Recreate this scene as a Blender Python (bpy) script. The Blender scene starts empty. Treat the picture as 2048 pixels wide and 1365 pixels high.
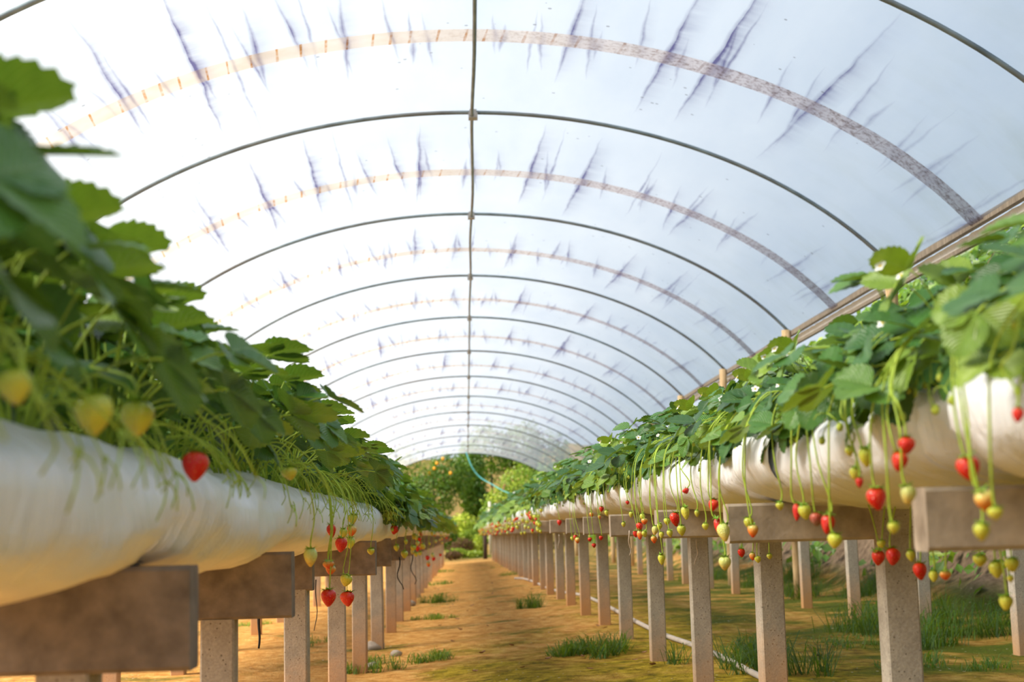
import bpy, math, random
import numpy as np
from mathutils import Vector, Matrix, noise

random.seed(7)
R = math.radians
scn = bpy.context.scene
col = scn.collection

# ------------------------------------------------------------------ helpers
class MB:
    """collects faces, uv and a per-vertex variation value, then links ONE mesh object"""
    def __init__(s):
        s.v = []; s.f = []; s.uv = []; s.var = []; s.mi = []
    def add(s, verts, faces, uvs=None, var=0.0, mat=0):
        o = len(s.v)
        s.v.extend([tuple(p) for p in verts])
        s.uv.extend(uvs if uvs else [(0.0, 0.0)] * len(verts))
        s.var.extend([var] * len(verts))
        for f in faces:
            s.f.append(tuple(i + o for i in f)); s.mi.append(mat)
    def box(s, x0, x1, y0, y1, z0, z1, mat=0):
        v = [(x0,y0,z0),(x1,y0,z0),(x1,y1,z0),(x0,y1,z0),(x0,y0,z1),(x1,y0,z1),(x1,y1,z1),(x0,y1,z1)]
        s.add(v, [(0,3,2,1),(4,5,6,7),(0,1,5,4),(1,2,6,5),(2,3,7,6),(3,0,4,7)], mat=mat)
    def tube(s, pts, r, seg=6, var=0.0, r1=None, cap=True, mat=0):
        pts = [Vector(p) for p in pts]; n = len(pts)
        vs = []; fs = []; uvs = []
        up = Vector((0.13, 0.21, 0.97))
        t0 = (pts[1] - pts[0]).normalized()
        a = t0.cross(up)
        if a.length < .1: a = t0.cross(Vector((1, 0, 0)))
        a.normalize()
        L = 0
        for i, p in enumerate(pts):
            t = (pts[min(i+1, n-1)] - pts[max(i-1, 0)])
            if t.length < 1e-9: t = t0.copy()
            t.normalize()
            a = (a - t * a.dot(t)).normalized(); b = t.cross(a)
            rr = r if r1 is None else r + (r1 - r) * i / (n - 1)
            if i: L += (pts[i] - pts[i-1]).length
            for k in range(seg):
                an = 2 * math.pi * k / seg
                vs.append(p + (a * math.cos(an) + b * math.sin(an)) * rr)
                uvs.append((k / seg, L))
        for i in range(n - 1):
            for k in range(seg):
                k2 = (k + 1) % seg
                fs.append((i*seg+k, i*seg+k2, (i+1)*seg+k2, (i+1)*seg+k))
        if cap:
            fs.append(tuple(range(seg-1, -1, -1)))
            fs.append(tuple((n-1)*seg+k for k in range(seg)))
        s.add(vs, fs, uvs, var, mat)
    def mesh(s, name, mats, smooth=True):
        me = bpy.data.meshes.new(name)
        me.from_pydata(s.v, [], s.f)
        if not isinstance(mats, (list, tuple)): mats = [mats]
        for m in mats: me.materials.append(m)
        nl = len(me.loops)
        idx = np.empty(nl, dtype=np.int32); me.loops.foreach_get('vertex_index', idx)
        uvl = me.uv_layers.new(name='UVMap')
        uvl.data.foreach_set('uv', np.array(s.uv, dtype=np.float32)[idx].ravel())
        at = me.attributes.new('var', 'FLOAT', 'POINT')
        at.data.foreach_set('value', np.array(s.var, dtype=np.float32))
        me.polygons.foreach_set('use_smooth', [smooth] * len(me.polygons))
        if len(mats) > 1: me.polygons.foreach_set('material_index', s.mi)
        me.update()
        return me
    def build(s, name, mats, parent=None, smooth=True):
        return link(name, s.mesh(name, mats, smooth), parent)

def link(name, me, parent=None, loc=None):
    o = bpy.data.objects.new(name, me); col.objects.link(o)
    if parent is not None: o.parent = parent
    if loc is not None: o.location = loc
    return o
def empty(name, loc=(0,0,0), rz=0.0, scale=1.0):
    o = bpy.data.objects.new(name, None); col.objects.link(o)
    o.empty_display_size = .05
    o.location = loc; o.rotation_euler = (0, 0, rz); o.scale = (scale,)*3
    return o
def tag(o, label=None, cat=None, group=None, kind=None):
    if label: o['label'] = label
    if cat: o['category'] = cat
    if group: o['group'] = group
    if kind: o['kind'] = kind
    return o
def copy_tree(o, parent=None):
    c = o.copy(); col.objects.link(c)
    if parent is not None: c.parent = parent
    for ch in list(o.children): copy_tree(ch, c)
    return c
ORD = ['first','second','third','fourth','fifth','sixth','seventh','eighth','ninth','tenth','eleventh','twelfth',
       'thirteenth','fourteenth','fifteenth','sixteenth','seventeenth','eighteenth','nineteenth','twentieth',
       'twenty-first','twenty-second','twenty-third','twenty-fourth','twenty-fifth','twenty-sixth','twenty-seventh','twenty-eighth']
def lerp(a, b, t): return a + (b - a) * t
def interp(x, pts):
    for (x0, y0), (x1, y1) in zip(pts, pts[1:]):
        if x <= x1: return y0 + (y1 - y0) * max(0, min(1, (x - x0) / (x1 - x0)))
    return pts[-1][1]

def smooth(pts, n=8):
    o = []
    P = [pts[0]] + pts + [pts[-1]]
    for a, b_, c, d in zip(P, P[1:], P[2:], P[3:]):
        for i in range(n):
            t = i / n
            o.append(.5 * ((2*b_) + (c - a) * t + (2*a - 5*b_ + 4*c - d) * t*t + (3*b_ - a - 3*c + d) * t**3))
    o.append(pts[-1]); return o

# ------------------------------------------------------------------ node materials
def mat(name):
    m = bpy.data.materials.new(name); m.use_nodes = True
    nt = m.node_tree; nt.nodes.clear()
    return m, nt
def N(nt, t, **kw):
    n = nt.nodes.new(t)
    for k, v in kw.items():
        if k == 'inp':
            for i, x in v.items(): n.inputs[i].default_value = x
        else: setattr(n, k, v)
    return n
def L(nt, a, b): nt.links.new(a, b)
def ramp(nt, fac, stops, interp_='LINEAR'):
    r = N(nt, 'ShaderNodeValToRGB'); cr = r.color_ramp; cr.interpolation = interp_
    while len(cr.elements) < len(stops): cr.elements.new(.5)
    for e, (p, c) in zip(cr.elements, stops):
        e.position = p; e.color = (c[0], c[1], c[2], 1) if not isinstance(c, (int, float)) else (c, c, c, 1)
    if fac is not None: L(nt, fac, r.inputs[0])
    return r.outputs[0]
def mixc(nt, f, a, b, mode='MIX'):
    m = N(nt, 'ShaderNodeMix', data_type='RGBA', blend_type=mode)
    for i, x in ((0, f), (6, a), (7, b)):
        if isinstance(x, bpy.types.NodeSocket): L(nt, x, m.inputs[i])
        else: m.inputs[i].default_value = x if i == 0 else (x[0], x[1], x[2], 1)
    return m.outputs[2]
def math_(nt, op, a, b=0.0, c=None, clamp=False):
    m = N(nt, 'ShaderNodeMath', operation=op, use_clamp=clamp)
    for i, x in enumerate((a, b) if c is None else (a, b, c)):
        if isinstance(x, bpy.types.NodeSocket): L(nt, x, m.inputs[i])
        else: m.inputs[i].default_value = x
    return m.outputs[0]
def noise_(nt, vec, scale, detail=3, rough=.55, out=0):
    n = N(nt, 'ShaderNodeTexNoise', inp={'Scale': scale, 'Detail': detail, 'Roughness': rough})
    if vec is not None: L(nt, vec, n.inputs['Vector'])
    return n.outputs[out]
def mapping(nt, vec, scale=(1,1,1), loc=(0,0,0)):
    n = N(nt, 'ShaderNodeMapping'); L(nt, vec, n.inputs[0])
    n.inputs['Scale'].default_value = scale; n.inputs['Location'].default_value = loc
    return n.outputs[0]
def bump(nt, h, strength=.3, dist=.01):
    b = N(nt, 'ShaderNodeBump', inp={'Strength': strength, 'Distance': dist}); L(nt, h, b.inputs['Height'])
    return b.outputs[0]
def principled(nt, colr, rough=.6, normal=None, spec=.5, **inp):
    p = N(nt, 'ShaderNodeBsdfPrincipled')
    for k, x in (('Base Color', colr), ('Roughness', rough)):
        if isinstance(x, bpy.types.NodeSocket): L(nt, x, p.inputs[k])
        else: p.inputs[k].default_value = x if not isinstance(x, tuple) else (*x, 1)
    p.inputs['Specular IOR Level'].default_value = spec
    for k, v in inp.items(): p.inputs[k.replace('_', ' ')].default_value = v
    if normal is not None: L(nt, normal, p.inputs['Normal'])
    return p.outputs[0]
def out(nt, sh):
    o = N(nt, 'ShaderNodeOutputMaterial'); L(nt, sh, o.inputs[0])
def tex(nt, kind): return N(nt, 'ShaderNodeTexCoord').outputs[kind]
def geo_pos(nt): return N(nt, 'ShaderNodeNewGeometry').outputs['Position']
def sep(nt, vec):
    s = N(nt, 'ShaderNodeSeparateXYZ'); L(nt, vec, s.inputs[0]); return s.outputs
def attr(nt, name): return N(nt, 'ShaderNodeAttribute', attribute_name=name).outputs['Fac']

def simple(name, c, rough=.7, var=.15, scale=20, spec=.3, bmp=0.0):
    m, nt = mat(name)
    n = noise_(nt, tex(nt, 'Object'), scale, 4)
    lo = tuple(x * (1 - var) for x in c); hi = tuple(min(1, x * (1 + var)) for x in c)
    cc = ramp(nt, n, [(.3, lo), (.7, hi)])
    out(nt, principled(nt, cc, rough, bump(nt, n, bmp, .01) if bmp else None, spec))
    return m

def leaf_material(name, dark, mid, young, transl=.35, veins=True, rough=.42):
    m, nt = mat(name)
    v = attr(nt, 'var')
    rnd = N(nt, 'ShaderNodeObjectInfo').outputs['Random']
    vv = math_(nt, 'ADD', v, math_(nt, 'MULTIPLY_ADD', rnd, .24, -.12), clamp=True)
    base = ramp(nt, vv, [(0, dark), (.5, mid), (1, young)])
    nrm = None
    if veins:
        uv = sep(nt, tex(nt, 'UV'))
        s = math_(nt, 'ABSOLUTE', math_(nt, 'SUBTRACT', uv[0], .5))
        ph = math_(nt, 'SUBTRACT', uv[1], math_(nt, 'MULTIPLY', s, 1.0))
        w = math_(nt, 'ABSOLUTE', math_(nt, 'SUBTRACT', math_(nt, 'FRACT', math_(nt, 'MULTIPLY', ph, 9.0)), .5))
        vein = math_(nt, 'SUBTRACT', 1.0, math_(nt, 'MULTIPLY', w, 7.0), clamp=True)
        midr = math_(nt, 'SUBTRACT', 1.0, math_(nt, 'MULTIPLY', s, 34.0), clamp=True)
        vn = math_(nt, 'MAXIMUM', math_(nt, 'MULTIPLY', vein, .55), midr)
        nz = noise_(nt, tex(nt, 'Object'), 55, 3)
        base = mixc(nt, math_(nt, 'MULTIPLY', vn, .38), base, (.34, .46, .14))
        base = mixc(nt, math_(nt, 'MULTIPLY_ADD', nz, .6, -.2, clamp=True), base, dark)
        hgt = math_(nt, 'MULTIPLY_ADD', nz, .3, math_(nt, 'MULTIPLY', w, 1.2))
        nrm = bump(nt, hgt, .55, .004)
    p = principled(nt, base, rough, nrm, .45)
    tr = N(nt, 'ShaderNodeBsdfTranslucent')
    L(nt, mixc(nt, .6, base, (.42, .62, .03)), tr.inputs[0])
    mx = N(nt, 'ShaderNodeMixShader', inp={0: transl}); L(nt, p, mx.inputs[1]); L(nt, tr.outputs[0], mx.inputs[2])
    out(nt, mx.outputs[0])
    return m

M = {}
M['leaf'] = leaf_material('strawberry_leaf', (.008, .055, .018), (.062, .20, .028), (.34, .47, .035), .17, rough=.38)
M['bush_leaf'] = leaf_material('bush_leaf', (.022, .08, .01), (.14, .28, .02), (.58, .66, .06), .3, False)
M['stem'] = simple('green_stem', (.36, .50, .05), .5, .3, 30)
M['calyx'] = simple('green_calyx', (.20, .40, .035), .6, .3, 60)
M['petal'] = simple('white_petal', (.88, .88, .84), .6, .05, 30)
M['pollen'] = simple('yellow_flower_centre', (.75, .55, .04), .7, .2, 80)
M['bud'] = simple('green_bud', (.42, .50, .06), .5, .3, 60)

def berry_material(name, top, body, tip, seed):
    m, nt = mat(name)
    gen = tex(nt, 'Generated'); z = sep(nt, gen)[2]
    nz = noise_(nt, gen, 2.0, 3)
    zz = math_(nt, 'ADD', z, math_(nt, 'MULTIPLY_ADD', nz, .5, -.25))
    c = ramp(nt, zz, [(.12, tip), (.5, body), (.93, top)])
    uv = tex(nt, 'UV')
    vo = N(nt, 'ShaderNodeTexVoronoi', inp={'Scale': 1.0, 'Randomness': .35}); L(nt, mapping(nt, uv, (15, 10, 1)), vo.inputs['Vector'])
    d = vo.outputs['Distance']
    sd = math_(nt, 'LESS_THAN', d, .16)
    c2 = mixc(nt, sd, c, seed)
    h = math_(nt, 'MULTIPLY', math_(nt, 'MINIMUM', d, .42), 2.0)
    out(nt, principled(nt, c2, .26, bump(nt, h, .7, .003), .55, Subsurface_Weight=.12, Subsurface_Scale=.01))
    return m
BM = {
 'red':  berry_material('ripe_strawberry', (.72, .05, .01), (.68, .008, .008), (.60, .006, .008), (.75, .28, .02)),
 'half': berry_material('half_ripe_strawberry', (.72, .62, .16), (.85, .25, .03), (.80, .06, .015), (.55, .35, .04)),
 'pale': berry_material('whitish_green_strawberry', (.55, .64, .16), (.64, .66, .20), (.72, .50, .10), (.45, .36, .04)),
 'green': berry_material('unripe_strawberry', (.46, .55, .05), (.64, .62, .06), (.66, .58, .07), (.36, .33, .03)),
 'dull': berry_material('overripe_strawberry', (.55, .12, .04), (.45, .07, .04), (.30, .13, .08), (.35, .2, .08)),
}

# concrete, with splashed orange soil near the ground
def concrete():
    m, nt = mat('concrete')
    ob = tex(nt, 'Object'); rnd = N(nt, 'ShaderNodeObjectInfo').outputs['Random']
    n1 = noise_(nt, ob, 9, 6, .65); n2 = noise_(nt, ob, 110, 4, .7)
    c = ramp(nt, n1, [(.25, (.34, .30, .245)), (.75, (.58, .52, .43))])
    c = mixc(nt, math_(nt, 'MULTIPLY_ADD', n2, 3.0, -1.0, clamp=True), mixc(nt, .38, c, (.12, .10, .08)), c)
    vo = N(nt, 'ShaderNodeTexVoronoi', inp={'Scale': 55.0}); L(nt, ob, vo.inputs['Vector'])
    pit = math_(nt, 'LESS_THAN', vo.outputs['Distance'], math_(nt, 'MULTIPLY', n1, .29))
    c = mixc(nt, math_(nt, 'MULTIPLY', pit, .7), c, (.10, .08, .06))
    z = sep(nt, ob)[2]
    st = math_(nt, 'SUBTRACT', math_(nt, 'MULTIPLY_ADD', n1, .5, .17), z)
    st = math_(nt, 'ADD', st, math_(nt, 'MULTIPLY_ADD', rnd, .24, -.14))
    st = math_(nt, 'MULTIPLY', st, 2.1, clamp=True)
    c = mixc(nt, math_(nt, 'MULTIPLY', st, .8), c, (.58, .27, .075))
    h = math_(nt, 'SUBTRACT', n2, math_(nt, 'MULTIPLY', pit, .8))
    out(nt, principled(nt, c, .9, bump(nt, h, .5, .004), .2))
    return m
M['concrete'] = concrete()
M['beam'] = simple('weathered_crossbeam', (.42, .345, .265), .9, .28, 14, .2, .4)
M['shadebeam'] = simple('shade_darkened_weathered_crossbeam', (.21, .17, .135), .9, .35, 14, .2, .4)  # weathered brown, made darker to paint in the shade on the left beams' fronts
def woodm(name, c0, c1):
    m, nt = mat(name)
    n = noise_(nt, mapping(nt, tex(nt, 'Object'), (30, 30, 3)), 2, 5)
    out(nt, principled(nt, ramp(nt, n, [(.3, c0), (.7, c1)]), .8, bump(nt, n, .3, .004), .2)); return m
M['wood'] = woodm('debarked_wood', (.42, .27, .13), (.66, .48, .27))
M['board'] = woodm('grey_board', (.15, .12, .09), (.30, .25, .19))
M['oldwood'] = woodm('dark_wood', (.035, .025, .018), (.09, .06, .045))
def pipem():
    m, nt = mat('galvanised_pipe')
    n = noise_(nt, tex(nt, 'Object'), 6, 4)
    n2 = noise_(nt, tex(nt, 'Object'), .8, 2)
    c = mixc(nt, math_(nt, 'MULTIPLY_ADD', n2, 2.4, -.95, clamp=True), ramp(nt, n, [(.3, (.12, .155, .17)), (.7, (.24, .30, .32))]), (.16, .12, .085))
    out(nt, principled(nt, c, .5, None, .5, Metallic=.35)); return m
M['pipe'] = pipem()
M['clamp'] = simple('pipe_clamp_metal', (.33, .31, .29), .45, .2, 30, .5)
def bagm():
    m, nt = mat('white_plastic_film_bag')
    ob = tex(nt, 'UV')
    n = noise_(nt, mapping(nt, ob, (9, 16, 1)), 1.0, 5, .6)
    n2 = noise_(nt, mapping(nt, ob, (2, 46, 1)), 1.0, 3, .6)
    n3 = noise_(nt, mapping(nt, ob, (1.2, 2.0, 1), (4, 2, 0)), 1.0, 2)
    u = sep(nt, ob)[0]
    c = ramp(nt, n, [(.25, (.82, .85, .88)), (.6, (.88, .92, .97))])
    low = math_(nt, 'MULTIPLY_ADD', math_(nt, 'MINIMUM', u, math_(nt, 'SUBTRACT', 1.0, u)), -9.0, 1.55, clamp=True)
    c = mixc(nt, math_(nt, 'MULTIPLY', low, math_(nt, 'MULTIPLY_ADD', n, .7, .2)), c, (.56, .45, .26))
    h = math_(nt, 'ADD', math_(nt, 'MULTIPLY', n2, math_(nt, 'MULTIPLY', n3, 1.6)), math_(nt, 'MULTIPLY', n, .9))
    out(nt, principled(nt, c, .34, bump(nt, h, .8, .022), .5)); return m
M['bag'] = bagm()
M['soil'] = simple('potting_soil', (.055, .035, .02), .95, .4, 40)
M['hose'] = simple('grey_hose', (.46, .40, .35), .6, .15, 12)
M['rope'] = simple('cyan_rope', (.12, .50, .52), .7, .15, 30)
M['black'] = simple('black_tube', (.015, .014, .013), .6, .3, 30)
M['root'] = simple('pale_root', (.55, .46, .38), .8, .2, 50)
M['dryleaf'] = simple('dry_leaf', (.30, .15, .085), .85, .45, 35)
M['stone'] = simple('stone', (.36, .31, .26), .9, .25, 12, .2, .5)
M['grass'] = leaf_material('grass_blade', (.022, .065, .010), (.07, .165, .016), (.32, .38, .05), .3, False, .6)
M['bark'] = simple('bark', (.10, .075, .05), .95, .3, 15)
M['orange'] = simple('orange_fruit', (.85, .38, .02), .5, .1, 20)
M['pole'] = simple('weathered_pole', (.60, .56, .48), .8, .15, 10)
M['dead'] = leaf_material('dead_foliage', (.10, .045, .02), (.20, .09, .045), (.34, .20, .09), .15, False, .8)

# greenhouse film: translucent sheet, with dirt streaks along the folds
def filmm():
    m, nt = mat('greenhouse_film')
    uv = tex(nt, 'UV'); s = sep(nt, uv); u = s[0]; v = s[1]           # u: metres round the arc, v: bays (strap at .5)
    bay = math_(nt, 'FLOOR', v); fv = math_(nt, 'FRACT', v)
    dv = math_(nt, 'SUBTRACT', fv, .5)                                # - towards camera
    cmb = N(nt, 'ShaderNodeCombineXYZ'); L(nt, u, cmb.inputs[0]); L(nt, math_(nt, 'MULTIPLY', v, 4.3), cmb.inputs[1])
    pos = cmb.outputs[0]
    wob = noise_(nt, pos, 1.6, 2)
    def streaks(freq, seed, reach, width, slant):
        uu = math_(nt, 'MULTIPLY_ADD', math_(nt, 'ADD', u, math_(nt, 'ADD', math_(nt, 'MULTIPLY_ADD', wob, .06, -.03), math_(nt, 'MULTIPLY', dv, slant))), freq, math_(nt, 'MULTIPLY', bay, 7.31 + seed))
        cell = math_(nt, 'FLOOR', uu)
        h = N(nt, 'ShaderNodeTexWhiteNoise', noise_dimensions='2D')
        cb = N(nt, 'ShaderNodeCombineXYZ'); L(nt, cell, cb.inputs[0]); L(nt, math_(nt, 'ADD', bay, seed), cb.inputs[1]); L(nt, cb.outputs[0], h.inputs['Vector'])
        hc = sep(nt, h.outputs['Color'])
        frac = math_(nt, 'FRACT', uu)
        off = math_(nt, 'MULTIPLY_ADD', hc[1], .5, .25)
        du = math_(nt, 'SUBTRACT', frac, off)
        # length towards each side of the strap
        ln = math_(nt, 'MULTIPLY_ADD', hc[0], reach, .05)
        near = math_(nt, 'DIVIDE', math_(nt, 'ABSOLUTE', math_(nt, 'SUBTRACT', dv, math_(nt, 'MULTIPLY_ADD', hc[2], .16, -.08))), ln)
        fade = math_(nt, 'SUBTRACT', 1.0, near, clamp=True)
        wdt = math_(nt, 'MULTIPLY_ADD', fade, width, width * .25)
        line = math_(nt, 'SUBTRACT', 1.0, math_(nt, 'DIVIDE', math_(nt, 'ABSOLUTE', du), wdt), clamp=True)
        line = math_(nt, 'MULTIPLY', line, math_(nt, 'POWER', fade, .6))
        # smear on one side of the fold
        sm = math_(nt, 'SUBTRACT', 1.0, math_(nt, 'MULTIPLY', du, 2.6), clamp=True)
        sm = math_(nt, 'MULTIPLY', sm, math_(nt, 'GREATER_THAN', du, 0.0))
        sm = math_(nt, 'MULTIPLY', math_(nt, 'MULTIPLY', sm, sm), math_(nt, 'MULTIPLY', fade, hc[0]))
        return line, sm
    brk = math_(nt, 'MULTIPLY_ADD', noise_(nt, mapping(nt, pos, (6, 2.2, 1)), 1.0, 4, .7), 3.0, -.85, clamp=True)
    l1, s1 = streaks(1.7, 1.0, .42, .055, .18)
    l2, s2 = streaks(2.7, 4.0, .24, .060, -.18)
    l3, s3 = streaks(1.3, 9.0, .50, .024, .08)
    lines = math_(nt, 'MAXIMUM', math_(nt, 'MAXIMUM', l1, math_(nt, 'MULTIPLY', l2, .8)), math_(nt, 'MULTIPLY', l3, .9))
    lines = math_(nt, 'MULTIPLY', lines, math_(nt, 'MULTIPLY_ADD', brk, .75, .25))
    smn = noise_(nt, mapping(nt, pos, (1.2, 4, 1)), 1.0, 4, .65)
    sme = math_(nt, 'MULTIPLY', math_(nt, 'MAXIMUM', s1, math_(nt, 'MULTIPLY', s2, .7)), math_(nt, 'MULTIPLY_ADD', smn, 2.2, -.45, clamp=True))
    au = math_(nt, 'ABSOLUTE', u)
    crown = math_(nt, 'MULTIPLY_ADD', au, -.42, 1.95, clamp=True)       # dirt gathers on the flat crown
    crown = math_(nt, 'MAXIMUM', crown, .5)
    dirt = math_(nt, 'MULTIPLY', math_(nt, 'ADD', math_(nt, 'MULTIPLY', lines, .85), math_(nt, 'MULTIPLY', sme, 1.1)), crown, clamp=True)
    cloud = noise_(nt, mapping(nt, pos, (1.2, .35, 1)), 1.0, 5, .6)
    low = math_(nt, 'MULTIPLY_ADD', au, .30, -.75, clamp=True)
    algae = math_(nt, 'MULTIPLY', low, math_(nt, 'MULTIPLY_ADD', noise_(nt, mapping(nt, pos, (1.0, 1.8, 1), (9, 3, 0)), 1.0, 5, .65), 3.0, -1.4, clamp=True))
    spot = N(nt, 'ShaderNodeTexVoronoi', inp={'Scale': 5.0}); L(nt, pos, spot.inputs['Vector'])
    sp = math_(nt, 'LESS_THAN', spot.outputs['Distance'], .075)
    sp = math_(nt, 'MULTIPLY', sp, math_(nt, 'GREATER_THAN', noise_(nt, pos, .9, 2), .5))
    c = ramp(nt, cloud, [(.3, (.74, .785, .84)), (.7, (.85, .875, .90))])
    c = mixc(nt, math_(nt, 'MULTIPLY', algae, .55), c, (.50, .52, .33))
    c = mixc(nt, dirt, c, (.17, .155, .30))
    c = mixc(nt, math_(nt, 'MULTIPLY', sp, .6), c, (.22, .20, .20))
    tr = N(nt, 'ShaderNodeBsdfTranslucent'); L(nt, c, tr.inputs[0])
    df = N(nt, 'ShaderNodeBsdfDiffuse'); L(nt, c, df.inputs[0])
    tp = N(nt, 'ShaderNodeBsdfTransparent'); L(nt, c, tp.inputs[0])
    a = N(nt, 'ShaderNodeMixShader', inp={0: .22}); L(nt, tr.outputs[0], a.inputs[1]); L(nt, df.outputs[0], a.inputs[2])
    b = N(nt, 'ShaderNodeMixShader', inp={0: .62}); L(nt, a.outputs[0], b.inputs[1]); L(nt, tp.outputs[0], b.inputs[2])
    out(nt, b.outputs[0]); return m
M['film'] = filmm()
def strapm():
    m, nt = mat('stained_film_strap')
    uv = tex(nt, 'UV'); s = sep(nt, uv); u = s[0]; v = s[1]
    rnd = N(nt, 'ShaderNodeObjectInfo').outputs['Random']
    cb = N(nt, 'ShaderNodeCombineXYZ'); L(nt, u, cb.inputs[0]); L(nt, math_(nt, 'MULTIPLY', v, .28), cb.inputs[1]); L(nt, math_(nt, 'MULTIPLY', rnd, 40.), cb.inputs[2])
    p = cb.outputs[0]
    side = math_(nt, 'MULTIPLY_ADD', u, .35, .25, clamp=True)             # tan on one side, mottled grey on the other
    n = noise_(nt, p, 26, 4, .7); big = noise_(nt, p, 2.2, 3)
    tan = ramp(nt, big, [(.3, (.60, .50, .40)), (.7, (.72, .66, .60))])
    grey = mixc(nt, math_(nt, 'MULTIPLY_ADD', n, 4.0, -1.85, clamp=True), (.66, .60, .60), (.22, .15, .13))
    c = mixc(nt, side, tan, grey)
    vo = N(nt, 'ShaderNodeTexVoronoi', voronoi_dimensions='1D', feature='DISTANCE_TO_EDGE', inp={'Scale': 5.5})
    L(nt, math_(nt, 'ADD', math_(nt, 'MULTIPLY_ADD', rnd, 50., u), math_(nt, 'MULTIPLY', v, .03)), vo.inputs['W'])
    tick = math_(nt, 'LESS_THAN', vo.outputs['Distance'], math_(nt, 'MULTIPLY', noise_(nt, p, 3, 2), .10))
    tick = math_(nt, 'MULTIPLY', tick, math_(nt, 'MULTIPLY_ADD', noise_(nt, p, 9, 3), 3., -.9, clamp=True))
    tick = math_(nt, 'MULTIPLY', tick, math_(nt, 'MULTIPLY_ADD', side, -.6, 1.0))
    c = mixc(nt, tick, c, mixc(nt, side, (.48, .22, .06), (.20, .12, .10)))
    tr = N(nt, 'ShaderNodeBsdfTranslucent'); L(nt, c, tr.inputs[0])
    df = N(nt, 'ShaderNodeBsdfDiffuse'); L(nt, c, df.inputs[0])
    a = N(nt, 'ShaderNodeMixShader', inp={0: .12}); L(nt, tr.outputs[0], a.inputs[1]); L(nt, df.outputs[0], a.inputs[2])
    tp = N(nt, 'ShaderNodeBsdfTransparent'); L(nt, c, tp.inputs[0])
    b = N(nt, 'ShaderNodeMixShader', inp={0: .34}); L(nt, a.outputs[0], b.inputs[1]); L(nt, tp.outputs[0], b.inputs[2])
    out(nt, b.outputs[0]); return m
M['strap'] = strapm()

def groundm():
    m, nt = mat('dirt_and_moss')
    P = geo_pos(nt); s = sep(nt, P); x, y, z = s[0], s[1], s[2]
    n1 = noise_(nt, P, 1.1, 5, .6); n2 = noise_(nt, P, 9, 6, .7); n3 = noise_(nt, P, 60, 4, .7)
    nb = noise_(nt, P, .45, 3)
    dirt = ramp(nt, n2, [(.30, (.36, .145, .035)), (.48, (.62, .31, .08)), (.70, (.84, .53, .20))])
    moss = ramp(nt, n2, [(.32, (.075, .062, .008)), (.48, (.30, .215, .014)), (.68, (.58, .41, .04))])
    green = ramp(nt, n3, [(.3, (.035, .06, .008)), (.7, (.13, .18, .02))])
    # moss: near the door end of the path and in the wet strips beside and under the beds
    nearm = math_(nt, 'MULTIPLY_ADD', y, -.2, 2.9, clamp=True)
    edge = math_(nt, 'MULTIPLY_ADD', x, 1.5, -1.0, clamp=True)
    edge = math_(nt, 'MULTIPLY', edge, math_(nt, 'MULTIPLY_ADD', y, -.04, 1.5, clamp=True))
    mm = math_(nt, 'MAXIMUM', math_(nt, 'MULTIPLY', nearm, math_(nt, 'MULTIPLY_ADD', math_(nt, 'ADD', x, math_(nt, 'MULTIPLY_ADD', n1, 2.2, -1.1)), 1.6, 1.25, clamp=True)), edge)
    mm = math_(nt, 'MULTIPLY_ADD', math_(nt, 'ADD', mm, math_(nt, 'MULTIPLY_ADD', n1, 2.4, -1.55)), 1.4, 0.0, clamp=True)
    right = math_(nt, 'MULTIPLY_ADD', x, .55, -.9, clamp=True)
    moss = mixc(nt, math_(nt, 'MULTIPLY', right, .55), moss, (.07, .065, .010))
    c = mixc(nt, mm, dirt, moss)
    gpatch = math_(nt, 'MULTIPLY_ADD', math_(nt, 'ADD', n1, math_(nt, 'MULTIPLY', right, .16)), 8.0, -4.5, clamp=True)
    c = mixc(nt, math_(nt, 'MULTIPLY', gpatch, .85), c, green)
    crumbs = N(nt, 'ShaderNodeTexVoronoi', inp={'Scale': 26.0}); L(nt, mapping(nt, P, (1, .8, 1)), crumbs.inputs['Vector'])
    cr = math_(nt, 'LESS_THAN', crumbs.outputs['Distance'], math_(nt, 'MULTIPLY_ADD', n1, .75, -.22))
    c = mixc(nt, math_(nt, 'MULTIPLY', cr, .75), c, ramp(nt, sep(nt, crumbs.outputs['Color'])[0], [(.2, (.07, .04, .02)), (.75, (.22, .13, .05)), (.95, (.75, .62, .45))]))
    # stony brown bank beside the tunnel, and the far ground
    bank = math_(nt, 'MULTIPLY_ADD', z, 5.0, -.35, clamp=True)
    c = mixc(nt, bank, c, ramp(nt, n2, [(.3, (.10, .065, .04)), (.7, (.36, .25, .16))]))
    far = math_(nt, 'MULTIPLY_ADD', y, .2, -9.6, clamp=True)
    c = mixc(nt, math_(nt, 'MULTIPLY', far, .8), c, ramp(nt, n1, [(.35, (.13, .14, .02)), (.65, (.40, .24, .09))]))
    h = math_(nt, 'ADD', math_(nt, 'MULTIPLY', n2, .7), math_(nt, 'MULTIPLY', n3, .5))
    out(nt, principled(nt, c, .95, bump(nt, math_(nt, 'ADD', h, math_(nt, 'MULTIPLY', cr, .5)), 1.0, .04), .1)); return m
M['ground'] = groundm()

# ------------------------------------------------------------------ camera
F = 2048 * 50 / 36.0
ROLL = R(1.4); VPX, VPY = 932.0, 1057.0
cx, cy = VPX - 1024, 682.5 - VPY
ux = cx * math.cos(ROLL) - cy * math.sin(ROLL)
uy = cx * math.sin(ROLL) + cy * math.cos(ROLL)
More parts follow.
